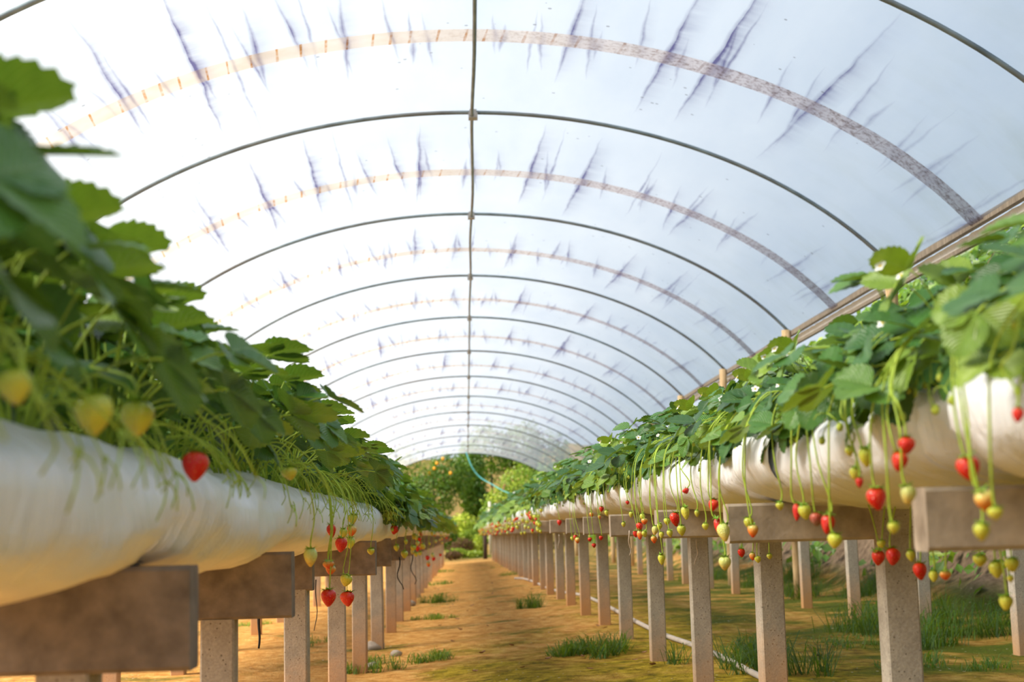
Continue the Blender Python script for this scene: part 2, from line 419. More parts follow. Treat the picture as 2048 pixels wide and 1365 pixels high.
# the photo is turned so that uprights lean a little to the left
ux = cx * math.cos(ROLL) + cy * math.sin(ROLL)
uy = -cx * math.sin(ROLL) + cy * math.cos(ROLL)
pitch = math.atan(-uy / F)
yaw = math.atan(-ux * math.cos(pitch) / F)
CAMZ = .87
cd = bpy.data.cameras.new('camera'); cam = bpy.data.objects.new('camera', cd); col.objects.link(cam)
cd.lens = 50; cd.sensor_width = 36; cd.clip_start = .05; cd.clip_end = 400
Rm = Matrix.Rotation(-yaw, 4, 'Z') @ Matrix.Rotation(R(90) + pitch, 4, 'X') @ Matrix.Rotation(-ROLL, 4, 'Z')
cam.matrix_world = Matrix.Translation((0, 0, CAMZ)) @ Rm
cd.dof.use_dof = True; cd.dof.focus_distance = 6.0; cd.dof.aperture_fstop = 3.9
scn.camera = cam
R3 = Rm.to_3x3()
def ray(px, py):
    d = R3 @ Vector(((px - 1024) / F, (682.5 - py) / F, -1.0))
    return d / d.y                                     # per metre along the tunnel
def on_plane(px, py, X0, k):                            # where the view ray meets the upright plane x = X0 + k*y
    d = ray(px, py); t = X0 / (d.x - k)
    return Vector((d.x * t, t, CAMZ + d.z * t))
def at_depth(px, py, Y):
    d = ray(px, py); return Vector((d.x * Y, Y, CAMZ + d.z * Y))

# ------------------------------------------------------------------ ground
KR = -.0095
def rowR(y): return 1.26 + KR * y                       # path side of the right posts
XL = -.70                                               # path side of the left posts
def drop(y): return .005 * max(0., y - 14.)
def gz(x, y):
    z = interp(x, [(-40, -.10), (-3, -.13), (-.7, -.11), (1.2, 0), (3.6, -.03), (4.7, .0), (5.3, .35), (7.3, 4.5), (9, 4.6), (40, 4.6)])
    if x < 4.6: z -= drop(y)
    else: z *= 1 - .006 * max(0., y - 18)
    if y > 66:
        z = max(z, min(y - 66, 18) * .10 + max(0, min(y, 84) - 74) * (.36 if -14 < x < 9 else .1) + min(z, .2))
    return z
def ground():
    b = MB()
    xs = [-40, -25, -15, -10, -7] + list(np.arange(-5, 5.01, .125)) + [5.2, 5.5, 5.8, 6.2, 6.6, 7, 7.4, 7.8, 8.5, 10, 14, 22, 40]
    ys = list(np.arange(-6, 3, .5)) + list(np.arange(3, 22, .14)) + list(np.arange(22, 50, .5)) + list(np.arange(50, 66, 1.)) + [66, 68, 70, 72, 74, 78, 84, 92, 105]
    vs = []; fs = []
    for y in ys:
        for x in xs:
            n = noise.noise((x * 1.3, y * 1.3, 0)) * .018 + noise.noise((x * 5, y * 5, 3)) * .008
            if x > 4.8: n = noise.noise((x * 1.2, y * 1.2, 5)) * .22
            vs.append((x, y, gz(x, y) + n))
    w = len(xs)
    for j in range(len(ys) - 1):
        for i in range(w - 1):
            fs.append((j*w+i, j*w+i+1, (j+1)*w+i+1, (j+1)*w+i))
    b.add(vs, fs)
    o = b.build('ground', M['ground'])
    tag(o, 'orange dirt and moss ground running under the beds and up the bank', 'ground', kind='structure')
ground()

# ------------------------------------------------------------------ tunnel
A_, B_, APEX, HALF = 4.644, 3.172, CAMZ + 3.81, 4.0
Y0H, SH, NH = 12.76, 4.28, 12                            # first hoop in full view, hoop spacing
def tdrop(y): return .02 * max(0., y - 25.4)
T_E = math.asin(HALF / A_)
def arc(t, y, grow=0.0):                                 # t in -1..1 across the roof
    th = t * T_E
    return Vector(((A_ + grow) * math.sin(th), y, APEX - B_ + (B_ + grow) * math.cos(th) - tdrop(y)))
YEND = Y0H + 11 * SH + .25
def arc_len(t):
    n = 40; s = 0; p = arc(0, 0)
    for i in range(1, n + 1):
        q = arc(t * i / n, 0); s += (q - p).length; p = q
    return math.copysign(s, t)
def film():
    b = MB(); nu = 72; vs = []; uv = []; fs = []
    ys = []; y = -4.36
    while y < YEND: ys.append(y); y += SH / 10
    ys.append(YEND)
    al = [arc_len(-1 + 2 * i / nu) for i in range(nu + 1)]
    for y in ys:
        vb = (y - Y0H) / SH + 20
        sl = math.sin(math.pi * (vb % 1))
        for i in range(nu + 1):
            t = -1 + 2 * i / nu
            n = noise.noise((al[i] * 2.2, y * .5, 2)) * .012 * sl
            vs.append(arc(t, y, .022 - .03 * sl * sl + n)); uv.append((al[i], vb))
    w = nu + 1
    for j in range(len(ys) - 1):
        for i in range(nu): fs.append((j*w+i, (j+1)*w+i, (j+1)*w+i+1, j*w+i+1))
    b.add(vs, fs, uv)
    o = b.build('ceiling', M['film'])
    tag(o, 'white translucent plastic film roof of the tunnel with dark dirt streaks', 'ceiling', kind='structure')
film()

RIDX = .14
tR = math.asin(RIDX / A_) / T_E
for i in range(-3, NH):
    y = Y0H + SH * i
    b = MB(); b.tube([arc(-1 + 2 * k / 56, y) for k in range(57)], .0185, 8)
    h = empty('hoop', (0, y, 0))
    o = b.build('pipe', M['pipe'], h); o.location = (0, -y, 0)
    p = arc(tR, y)
    cm = MB(); cm.box(p.x - .042, p.x + .042, y - .05, y + .05, p.z - .062, p.z - .012)
    cm.box(p.x - .032, p.x + .032, y - .035, y + .035, p.z - .02, p.z + .024)
    c = cm.build('ridge_clamp', M['clamp'], h, False); c.location = (0, -y, 0)
    if i < -1: lab = 'grey pipe hoop arching above and behind the camera'
    elif i == -1: lab = 'nearest grey pipe hoop crossing the top corners of the roof'
    elif i == 11: lab = 'grey pipe hoop at the far open end of the tunnel'
    else: lab = f'grey galvanised pipe hoop, {ORD[i]} full arch counted from the camera'
    tag(h, lab, 'hoop', 'pipe hoops of the tunnel')
    # strap over the middle of each bay
    if i < 11:
        ym = y + SH / 2
        b = MB(); vs = []; uv = []; fs = []; n = 60
        for k in range(n + 1):
            t = -1 + 2 * k / n
            for e, dy in enumerate((-.14, .14)):
                vs.append(arc(t, ym + dy + noise.noise((t * 6, i, e)) * .012, -.022)); uv.append((arc_len(t), float(e)))
        for k in range(n): fs.append((2*k, 2*k+1, 2*k+3, 2*k+2))
        b.add(vs, fs, uv)
        o = b.build('film_strap', M['strap'])
        if i < -2: lab = 'stained film strap across the roof behind the camera'
        elif i == -2: lab = 'stained film strap across the roof right above the camera'
        elif i == -1: lab = 'stained film strap in front of the first full hoop'
        else: lab = f'stained film strap across the roof just past the {ORD[i]} full hoop'
        tag(o, lab, 'strap', 'stained film straps across the roof')
b = MB(); pts = []
y = -4.0
while y <= Y0H + 11 * SH + .1:
    p = arc(tR, y); pts.append((p.x + noise.noise((0, y * .35, 0)) * .02, y, p.z - .036)); y += .535
b.tube(pts, .0165, 8)
tag(b.build('ridge_pipe', M['pipe']), 'long straight ridge pipe running under the hoops along the tunnel top', 'pipe')

# eave rails, skirts and wooden posts
for sd, side in ((1, 'right'), (-1, 'left')):
    b = MB(); e0 = MB(); sk = MB()
    ys = list(np.arange(-4, YEND + .2, 2.0)); 
    def strip(m, x0, x1, z0, z1):
        vs = []; fs = []
        for y in ys:
            zz = arc(1, y).z
            for (a, c) in ((x0, z0), (x1, z0), (x1, z1), (x0, z1)): vs.append((sd * (HALF + a), y, zz + c))
        n = len(ys)
        for j in range(n - 1):
            for k in range(4): fs.append((4*j+k, 4*j+(k+1) % 4, 4*j+4+(k+1) % 4, 4*j+4+k))
        fs.append((3, 2, 1, 0)); fs.append(tuple(4*(n-1)+k for k in range(4)))
        m.add(vs, fs)
    root = empty('eave_rail', (sd * HALF, 0, 0))
    strip(b, -.02, .03, -.028, .03); o = b.build('board', M['board'], root, False); o.location = (-sd * HALF, 0, 0)
    strip(e0, .03, .07, -.135, -.10); o = e0.build('lower_batten', M['board'], root, False); o.location = (-sd * HALF, 0, 0)
    vs = []; fs = []; uv = []; yy = np.arange(-4, YEND, .12)
    for j, y in enumerate(yy):
        zz = arc(1, y).z
        for k, (a, c) in enumerate(((.035, -.035), (.055, -.07), (.045, -.105))):
            vs.append((sd * (HALF + a + noise.noise((j * .9, k, 0)) * .02), y, zz + c)); uv.append((0, y))
    for j in range(len(yy) - 1):
        for k in range(2): fs.append((3*j+k, 3*j+k+1, 3*j+k+4, 3*j+k+3))
    sk.add(vs, fs, [(.0, v[1]) for v in uv]); o = sk.build('film_skirt', M['bag'], root); o.location = (-sd * HALF, 0, 0)
    tag(root, f'weathered wooden eave rail with gathered film below the {side} roof edge', 'rail')
    for i in range(-2 if sd > 0 else 0, NH):
        y = Y0H + SH * i; top = arc(1, y).z + .04; g = gz(sd * 3.93, y)
        b = MB(); rr = .062
        b.tube([(sd * 3.93 + noise.noise((i, k, sd)) * .02, y - .05, lerp(g - .05, top, k / 8)) for k in range(9)], rr, 10, r1=rr * .9)
        o = b.build('wooden_post', M['wood'])
        if i < 0: lab = f'round wooden eave post beside the near part of the {side} bed'
        elif sd > 0 and i == 0: lab = 'round pale wooden post holding up the right eave at the first full hoop'
        else: lab = f'round wooden post carrying the {side} eave at the {ORD[i]} full hoop'
        tag(o, lab, 'post', 'wooden eave posts')

# ------------------------------------------------------------------ concrete trestles of the beds
def bevel_box(x0, x1, y0, y1, z0, z1, c=.006, nz=1):
    b = MB(); vs = []; fs = []
    ring = [(x0+c, y0), (x1-c, y0), (x1, y0+c), (x1, y1-c), (x1-c, y1), (x0+c, y1), (x0, y1-c), (x0, y0+c)]
    for k in range(nz + 1):
        for (x, y) in ring: vs.append((x, y, lerp(z0, z1, k / nz)))
    for k in range(nz):
        for i in range(8): fs.append((8*k+i, 8*k+(i+1) % 8, 8*k+8+(i+1) % 8, 8*k+8+i))
    fs.append(tuple(range(7, -1, -1))); fs.append(tuple(8*nz+i for i in range(8)))
    b.add(vs, fs); return b
def bevel_bar_x(x0, x1, y0, y1, z0, z1, c=.008):
    b = MB(); vs = []; fs = []
    ring = [(y0+c, z0), (y1-c, z0), (y1, z0+c), (y1, z1-c), (y1-c, z1), (y0+c, z1), (y0, z1-c), (y0, z0+c)]
    for x in (x0, x1):
        for (y, z) in ring: vs.append((x, y, z))
    for i in range(8): fs.append((i, 8+i, 8+(i+1) % 8, (i+1) % 8))
    fs.append(tuple(range(8))); fs.append(tuple(8+i for i in range(7, -1, -1)))
    b.add(vs, fs); return b
def trestle(y, xp, sd, ztop, zbt, over, back, label, group, w=.10):
    """sd=+1: bed lies to the right of the post's path side xp"""
    g = gz(xp, y); root = empty('concrete_trestle', (xp, y, g))
    x0, x1 = (0, w) if sd > 0 else (-w, 0)
    jx = random.uniform(-.012, .012)
    p = bevel_box(x0 + jx, x1 + jx, 0, w, -.06, (zbt + .09 if sd > 0 or over is None or over < .1 else zbt + .001) - g, nz=1).build('post', M['concrete'], root, False)
    p.rotation_euler = (random.uniform(-.006, .006), random.uniform(-.008, .008), random.uniform(-.05, .05))
    if over is not None:
        xa, xb = (-over, back) if sd > 0 else (-back, over)
        c = bevel_bar_x(xa, xb, *((w - .015, w + .075) if sd > 0 else (-.004, w - .01)), zbt - g, ztop - g).build('crossbeam', M['beam' if sd > 0 else 'shadebeam'], root, False)
        c.rotation_euler = (0, random.uniform(-.006, .006), random.uniform(-.03, .03))
    tag(root, label, 'trestle', group)
    return root
PR = [2.5 + 1.68 * i for i in range(27)]
for i, y in enumerate(PR):
    lab = (f'concrete post with crossbeam under the right bed, {ORD[i]} from the camera' if i < 14 else
           'distant concrete post crowded into the far half of the right bed\'s row')
    trestle(y, rowR(y), 1, .925 - drop(y), .807 - drop(y), .40 + (.03 if i == 1 else random.uniform(-.015, .015)), .62, lab,
            'concrete posts of the right bed' if i < 14 else 'far posts of the right bed')
PL = [2.72, 4.30] + [2.42 + 1.92 * i for i in range(2, 23)]
for i, y in enumerate(PL):
    lab = (f'concrete post with deep crossbeam under the left bed, {ORD[i]} from the camera' if i < 12 else
           'distant concrete post crowded into the far half of the left bed\'s row')
    trestle(y, XL, -1, .812 - drop(y), .618 - drop(y), (.175 if i != 2 else .02) + random.uniform(-.01, .01), .68, lab,
            'concrete posts of the left bed' if i < 12 else 'far posts of the left bed')
for i in range(12):
    y = 9.2 + 1.85 * i
    trestle(y, 3.62 - .012 * y + random.uniform(-.02, .02), 1, .90, .79, .35, .7,
            f'concrete post of the second bed row behind the right bed, {ORD[i]} from the camera', 'posts of the bed row behind the right bed')
for i in range(9):
    y = 8.6 + 1.92 * i
    trestle(y, -2.05, -1, .79, .61, .25, .7,
            f'sunlit concrete post of the row behind the left bed, {ORD[i]} from the camera', 'posts of the bed row behind the left bed')

# ------------------------------------------------------------------ grow bags
def grow_bag(y0, y1, xc, zc, hw, hh, beams, dz, label, group, ang=0.0, segs=None):
    """a stuffed plastic tube lying on the crossbeams; sags a little between them"""
    n = max(10, int((y1 - y0) / (.045 if y0 < 11 else .16))); nu = 40 if y0 < 11 else 20
    b = MB(); vs = []; uv = []; fs = []
    sd = y0 * 3.7
    for j in range(n + 1):
        t = j / n; y = lerp(y0, y1, t)
        e = min((y - y0), (y1 - y)) / .26
        tp = math.sin(min(1, e) * math.pi / 2) ** .55 if e > 0 else 0
        tp = .45 + .55 * tp
        db = min(abs(y - q) for q in beams)
        sag = -.022 * (1 - math.exp(-(db / .35) ** 2))
        pin = 1 - .05 * math.exp(-(db / .10) ** 2)
        for k in range(nu):
            th = 2 * math.pi * k / (nu - 1) - math.pi / 2
            c, s = math.cos(th), math.sin(th)
            ex = 2 / 2.5
            px = math.copysign(abs(c) ** ex, c); pz = math.copysign(abs(s) ** ex, s)
            w = noise.noise((c * 2.0, s * 2.0, y * 3.0 + sd)) * .020 + noise.noise((c * 5, s * 5 + 9, y * 13 + sd)) * .009
            w += noise.noise((th * 1.2, y * 30 + math.sin(th * 2) * 2, sd)) * .0045 * (.4 + max(0, 1 - e * .35))
            rx = hw * tp * pin + w; rz = hh * (.35 + .65 * tp) * pin + w
            z = pz * rz + dz(y) + zc + (sag if s < 0 else sag * .6)
            vs.append((xc(y) + px * rx, y, z)); uv.append((k / (nu - 1), y))
    for j in range(n):
        for k in range(nu - 1):
            fs.append((j*nu+k, j*nu+k+1, (j+1)*nu+k+1, (j+1)*nu+k))
    fs.append(tuple(range(nu - 1, -1, -1))[::-1]); fs.append(tuple(n*nu+k for k in range(nu))[::-1])
    b.add(vs, fs, uv)
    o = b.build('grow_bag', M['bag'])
    tag(o, label, 'grow bag', group)
    return o
EDR = [.5, 2.62, 4.05, 7.35, 10.7, 14.1, 17.4, 20.8, 24.2, 27.5, 30.9, 34.2, 37.6, 41., 46.2]
EDL = [.35, 2.62, 5.7, 8.75, 11.9, 15.8, 19.6, 23.5, 27.3, 31.1, 35., 38.8, 45.2]
for i, (a, c) in enumerate(zip(EDR, EDR[1:])):
    grow_bag(a + .0, c + .015, lambda y: rowR(y) + .02, 1.045, .44, .135, PR, lambda y: -drop(y),
             f'white plastic grow bag on the right bed, {ORD[i]} from the camera', 'white grow bags of the right bed')
for i, (a, c) in enumerate(zip(EDL, EDL[1:])):
    grow_bag(a + .0, c + .015, lambda y: -.885, .925, .395, .135, PL, lambda y: -drop(y),
             f'white plastic grow bag on the left bed, {ORD[i]} from the camera', 'white grow bags of the left bed')
for (x, y0, y1, z, lab) in ((3.95, 8.6, 30.5, .90, 'second bed row behind the right bed'), (-2.35, 8.2, 25.5, .79, 'row behind the left bed')):
    grow_bag(y0, y1, (lambda y: 3.98 - .012 * y) if x > 0 else (lambda y: -2.4), z + .10, .36, .11, [y0 + q * 1.9 for q in range(14)], lambda y: 0.,
             f'long white grow bag lying on the {lab}', 'white grow bags of the outer beds')
# loose plastic flap at the bag joint on the right bed
b = MB(); vs = []; fs = []; uv = []; n = 14; mrow = 8
for i in range(n + 1):
    th = lerp(2.35, 4.15, i / n)
    for j in range(mrow + 1):
        y = lerp(3.72, 4.16, j / mrow) - .13 * max(0, .45 - abs(i / n - .4)) * (1 - j / mrow)
        ex = .8; c, s = math.cos(th), math.sin(th)
        r = 1.035 + .02 * noise.noise((i * .5, j * .4, 1)) + .012 * (1 - j / mrow)
        vs.append((rowR(y) + .02 + math.copysign(abs(c) ** ex, c) * .44 * r, y, 1.045 + math.copysign(abs(s) ** ex, s) * .135 * r * 1.03)); uv.append((.45, y))
for i in range(n):
    for j in range(mrow): fs.append((i*(mrow+1)+j, i*(mrow+1)+j+1, (i+1)*(mrow+1)+j+1, (i+1)*(mrow+1)+j))
b.add(vs, fs, uv); tag(b.build('plastic_flap', M['bag']), 'loose white plastic flap wrapped over the joint of two bags, right bed', 'plastic flap')

# ------------------------------------------------------------------ strawberry plants
def leaflet(b, base, d, nrm, ln, wd, var, hi=True, fold=.25, curl=.25):
    d = d.normalized(); nrm = (nrm - d * nrm.dot(d)).normalized(); sx = d.cross(nrm)
    nt_, ns = (15, 3) if hi else (7, 1)
    vs = []; uv = []; fs = []
    cols = 2 * ns + 1
    for i in range(nt_ + 1):
        t = i / nt_
        w = math.sin(math.pi * min(1, t ** .80)) ** .50 if 0 < t < 1 else (.05 if t == 0 else .25)
        if hi: tooth = .055 if i % 2 else -.04
        else: tooth = 0
        for k in range(-ns, ns + 1):
            s = k / ns
            ww = w * (1 + (tooth if abs(k) == ns else 0))
            tt = t + (.045 if (hi and abs(k) == ns and i % 2) else 0) - .10 * abs(s) * t * 0
            x = s * ww * wd * .5
            z = abs(s) * ww * wd * .5 * fold - curl * ln * tt * tt + .012 * ln * math.sin(t * 30) * abs(s)
            vs.append(base + d * (tt * ln) + sx * x + nrm * z)
            uv.append((.5 + s * .5, t))
    for i in range(nt_):
        for k in range(cols - 1):
            fs.append((i*cols+k, i*cols+k+1, (i+1)*cols+k+1, (i+1)*cols+k))
    b.add(vs, fs, uv, var)
def trifoliate(b, tip, d, nrm, size, var, rng, hi):
    side = d.cross(nrm).normalized()
    for a, k in ((0, 1.0), (1, .93), (-1, .93)):
        dd = (d * (1 if a == 0 else .28) + side * a * .95 + nrm * rng.uniform(-.15, .12)).normalized()
        leaflet(b, tip + dd * .006, dd, nrm + side * (-a) * .10, size * k * rng.uniform(.92, 1.08), size * rng.uniform(.92, 1.06),
                min(1, max(0, var + rng.uniform(-.06, .06))), hi, rng.uniform(.08, .34), rng.uniform(.0, .22))
def flower_part(parent, p, nrm, s):
    b = MB(); nrm = nrm.normalized()
    a = nrm.orthogonal().normalized(); c = nrm.cross(a)
    for k in range(5):
        an = 2 * math.pi * k / 5
        d = a * math.cos(an) + c * math.sin(an); e = -a * math.sin(an) + c * math.cos(an)
        vs = [p + d * s * .15, p + d * s * .55 + e * s * .42 + nrm * s * .1, p + d * s * 1.0 + e * s * .22 + nrm * s * .18,
              p + d * s * 1.0 - e * s * .22 + nrm * s * .18, p + d * s * .55 - e * s * .42 + nrm * s * .1, p + d * s * .6 + nrm * s * .02]
        b.add(vs, [(0, 5, 1), (1, 5, 2), (2, 5, 3), (3, 5, 4), (4, 5, 0)], mat=0)
    fl = b.build('flower', M['petal'], parent); b = MB()
    vs = []; fs = []
    for i in range(4):
        for k in range(8):
            an = 2 * math.pi * k / 8; ph = i / 3 * math.pi / 2
            vs.append(p + (a * math.cos(an) + c * math.sin(an)) * s * .3 * math.cos(ph) + nrm * s * .26 * math.sin(ph))
    for i in range(3):
        for k in range(8): fs.append((i*8+k, i*8+(k+1) % 8, i*8+8+(k+1) % 8, i*8+8+k))
    b.add(vs, fs); c = b.build('flower_centre', M['pollen'], fl); c['label'] = 'yellow flower centre'
    return fl
def bez(p0, p1, p2, n=7):
    return [p0 * (1-t)**2 + p1 * 2*t*(1-t) + p2 * t*t for t in [i / n for i in range(n + 1)]]
def make_plant(seed, hi=True, nleaf=17, nflower=2, ntruss=5, hang=1.0, size=.098, spread=1.0, upr=1.0):
    """local frame: crown at the origin, the path lies towards -x"""
    rng = random.Random(seed)
    root = empty('strawberry_plant')
    lf = MB(); st = MB()
    seg = 5 if hi else 3
    for i in range(nleaf):
        az = 2 * math.pi * (i * .382 + rng.uniform(-.08, .08))
        lay = i / nleaf
        el = lerp(R(10), R(78), lay ** .8) + rng.uniform(-.15, .15)
        ln = rng.uniform(.15, .27) * (1.0 if lay < .7 else .92)
        h = Vector((math.cos(az), math.sin(az), 0))
        p0 = h * .02 + Vector((0, 0, -.01))
        tip = p0 + h * (math.cos(el) * ln * spread) + Vector((0, 0, math.sin(el) * ln * upr + .03))
        if hang and h.x < -.1 and lay < .6: tip.z -= rng.uniform(.05, .17); tip.x -= rng.uniform(0, .05)
        mid = p0.lerp(tip, .5) + Vector((0, 0, .05 + rng.uniform(0, .03)))
        st.tube(bez(p0, mid, tip, 6 if hi else 3), .0026, seg, r1=.0018)
        d = (h * math.cos(el * .55) + Vector((0, 0, math.sin(el * .55) - rng.uniform(.15, .75)))) + Vector((rng.uniform(-.4, .4), rng.uniform(-.4, .4), 0))
        nrm = Vector((0, 0, 1)) + h * rng.uniform(-.1, .8) + Vector((rng.uniform(-.75, .10), rng.uniform(-.6, .3), 0))
        v = rng.choice([.1, .22, .32, .38, .45, .5, .62, .8]) + (.12 if lay > .8 else 0)
        trifoliate(lf, tip, d.normalized(), nrm.normalized(), size * rng.uniform(.72, 1.12), v, rng, hi)
    if hang:
        for i in range(6 if hi else 4):                       # leaves hanging over the bag's shoulder
            yy = rng.uniform(-.20, .20); p0 = Vector((-.02, yy * .3, .03))
            tip = Vector((rng.uniform(-.23, -.13), yy, rng.uniform(-.09, .05)))
            st.tube(bez(p0, (p0 + tip) * .5 + Vector((-.02, 0, .09)), tip, 6 if hi else 3), .0024, seg, r1=.0017)
            d = Vector((rng.uniform(-.55, -.1), rng.uniform(-.6, .6), rng.uniform(-1.0, -.45))).normalized()
            nrm = Vector((-1, rng.uniform(-.6, .3), rng.uniform(.1, .9))).normalized()
            trifoliate(lf, tip, d, nrm, size * rng.uniform(.62, .95), rng.choice([.15, .3, .42, .5, .65, .85]), rng, hi)
    for i in range(ntruss):
        yy = rng.uniform(-.17, .17); reach = rng.uniform(.10, .24)
        p0 = Vector((0, yy * .3, .02)); p1 = Vector((-.12, yy * .7, rng.uniform(.06, .16))); p2 = Vector((-reach, yy, rng.uniform(-.10, .04)))
        st.tube(bez(p0, p1, p2, 7 if hi else 4), .0022, seg, r1=.0013)
        for q in range(rng.randint(1, 3) if hi else 1):
            e = p2 + Vector((rng.uniform(-.03, .02), rng.uniform(-.04, .04), rng.uniform(-.06, -.01)))
            st.tube(bez(p2, p2.lerp(e, .5) + Vector((-.012, 0, .01)), e, 3), .0012, seg)
            if not (hang and hi and q == 0): continue
            bd = MB(); rb_ = rng.uniform(.006, .011); bv = []; bf = []
            for a_ in range(5):
                for k_ in range(6):
                    ph = math.pi * a_ / 4; bv.append(e + Vector((math.sin(ph) * math.cos(k_ * 1.047), math.sin(ph) * math.sin(k_ * 1.047), math.cos(ph) * 1.25 - .8)) * rb_)
            for a_ in range(4):
                for k_ in range(6): bf.append((a_*6+k_, a_*6+6+k_, a_*6+6+(k_+1) % 6, a_*6+(k_+1) % 6))
            bd.add(bv, bf)
            for k_ in range(6):
                dd = Vector((math.cos(k_ * 1.047), math.sin(k_ * 1.047), rng.uniform(-.3, .5))); ee = Vector((-dd.y, dd.x, 0))
                bd.add([e + ee * rb_ * .35, e - ee * rb_ * .35, e + dd * rb_ * 1.7], [(0, 1, 2)], mat=1)
            bd.build('fruit_bud', [M['bud'], M['calyx']], root)
    lf.build('foliage', M['leaf'], root)
    st.build('stems', M['stem'], root)
    for i in range(nflower):
        p = Vector((rng.uniform(-.22, -.02), rng.uniform(-.16, .16), rng.uniform(.08, .24)))
        flower_part(root, p, Vector((-.8, -.5, .6)) + Vector((rng.uniform(-.3, .3), rng.uniform(-.5, .3), 0)), rng.uniform(.011, .015))
    return root
near_protos = [make_plant(11 + k, True, 19 + k % 3, (2, 1, 3, 0, 2, 1)[k], 6, 1.0, .098, 1.0, .80) for k in range(6)]
back_protos = [make_plant(31 + k, True, 17, k % 2, 1, 0, .10, 1.05, 1.0) for k in range(3)]
shy_protos = [make_plant(71 + k, True, 18, k % 2, 3, 0, .10, .95, .95) for k in range(2)]
far_protos = [make_plant(51 + k, False, 26, 1, 7, 1, .11, 1.25, .88) for k in range(4)]
used = set()
def place(proto, loc, rz, sc, label, group):
    if proto.name in used: o = copy_tree(proto)
    else: o = proto; used.add(proto.name)
    o.location = loc; o.rotation_euler = (random.uniform(-.08, .08), random.uniform(-.08, .08), rz); o.scale = (sc, sc, sc)
    tag(o, label, 'plant', group)
    return o
rp = random.Random(5)
PLANTS = []
def bed_plants(side):
    posts = PR if side > 0 else PL
    nm = 'right' if side > 0 else 'left'
    ztop = 1.16 if side > 0 else 1.04
    start = 2.0 if side > 0 else 1.30
    y = start; rows = []
    while y < 14.5:
        rows.append((y, 0)); y += rp.uniform(.26, .34)
    y = start + (.9 if side > 0 else .2)
    while y < 14.5:
        rows.append((y, 1)); y += rp.uniform(.34, .44)
    y = 14.6
    while y < 45.5:
        rows.append((y, 2)); y += rp.uniform(.52, .66)
    cnt = {}
    items = []
    for (y, rk) in rows:
        if side > 0: x = (rowR(y) - .27, rowR(y) + .08, rowR(y) - .15)[rk] + rp.uniform(-.04, .04)
        else: x = (-.63 if y > 3.6 else -.67, -.97, -.72)[rk] + rp.uniform(-.04, .04)
        i = min(range(len(posts)), key=lambda k: abs(posts[k] - y))
        items.append((y, rk, x, i))
    seen = {}
    for (y, rk, x, i) in items: seen.setdefault((rk, i), []).append(y)
    for (y, rk, x, i) in items:
        proto = rp.choice(near_protos if rk == 0 and not (side < 0 and y < 8.4) else shy_protos if rk == 0 else back_protos if rk == 1 else far_protos)
        if rk == 2:
            lab = f'small far-off strawberry plant in the crowded distant stretch of the {nm} bed'; grp = f'distant strawberry plants of the {nm} bed'
        else:
            q = sorted(seen[(rk, i)]); k = q.index(y)
            lab = f'strawberry plant, {"path edge" if rk == 0 else "back row"} of {nm} bed, {ORD[k]} of {len(q)} beside its {ORD[i]} post'
            grp = f'strawberry plants of the {nm} bed'
        rz = rp.uniform(-.7, .7) + (math.pi if side < 0 else 0)
        sc = rp.uniform(.88, 1.12) * (1.0 if rk < 2 else 1.1) * ((.70 if y < 6.5 and rk == 1 else .82 if 3.2 < y < 8 else .9) if side > 0 else (1.16 if y < 2.2 else 1.06 if y < 14.5 else 1.0))
        place(proto, (x, y, ztop - drop(y) + (.02 if rk == 1 else 0)), rz, sc, lab, grp)
bed_plants(1); bed_plants(-1)

# ------------------------------------------------------------------ strawberries
def berry_mesh(kind):
    b = MB(); vs = []; uv = []; fs = []; nr, ns = 14, 18
    for i in range(nr + 1):
        t = i / nr                                          # 0 top .. 1 tip
        r = .5 * (math.sin(math.pi * min(1, (t * .93 + .035)) ** .66)) ** .72
        for k in range(ns):
            an = 2 * math.pi * k / ns
            rr = r * (1 + .05 * math.sin(an * 2 + 1) + .03 * math.sin(3 * an))
            vs.append((rr * math.cos(an), rr * math.sin(an), .5 - t)); uv.append((k / ns, t))
    for i in range(nr):
        for k in range(ns): fs.append((i*ns+k, i*ns+ns+k, i*ns+ns+(k+1) % ns, i*ns+(k+1) % ns))
    fs.append(tuple(range(ns))); fs.append(tuple(nr*ns+k for k in range(ns - 1, -1, -1)))
    b.add(vs, fs, uv)
    return b.mesh('strawberry_fruit', BM[kind])
BME = {k: berry_mesh(k) for k in BM}
def calyx_mesh(seed):
    rng = random.Random(seed); b = MB()
    for k in range(11):
        an = 2 * math.pi * k / 11 + rng.uniform(-.15, .15); ln = rng.uniform(.34, .56); up = rng.uniform(-.05, .30)
        d = Vector((math.cos(an), math.sin(an), 0)); e = Vector((-math.sin(an), math.cos(an), 0)); z = Vector((0, 0, 1))
        c = z * .47
        vs = [c + d * .03 - e * .05, c + d * .03 + e * .05, c + d * ln * .5 + e * .085 + z * .06, c + d * ln * .5 - e * .085 + z * .06,
              c + d * ln + z * up, c + d * ln * .5 + z * .035]
        b.add(vs, [(0, 1, 5), (1, 2, 5), (2, 4, 5), (4, 3, 5), (3, 0, 5)])
    b.tube([(0, 0, .44), (0, 0, .55)], .06, 6)
    return b.mesh('strawberry_calyx', M['calyx'])
CME = [calyx_mesh(k) for k in range(4)]
CN = {'red': 'ripe red strawberry', 'half': 'half-ripe orange strawberry', 'pale': 'pale whitish-green strawberry', 'green': 'unripe yellow-green strawberry', 'dull': 'dull browning red strawberry'}
BERRIES = []
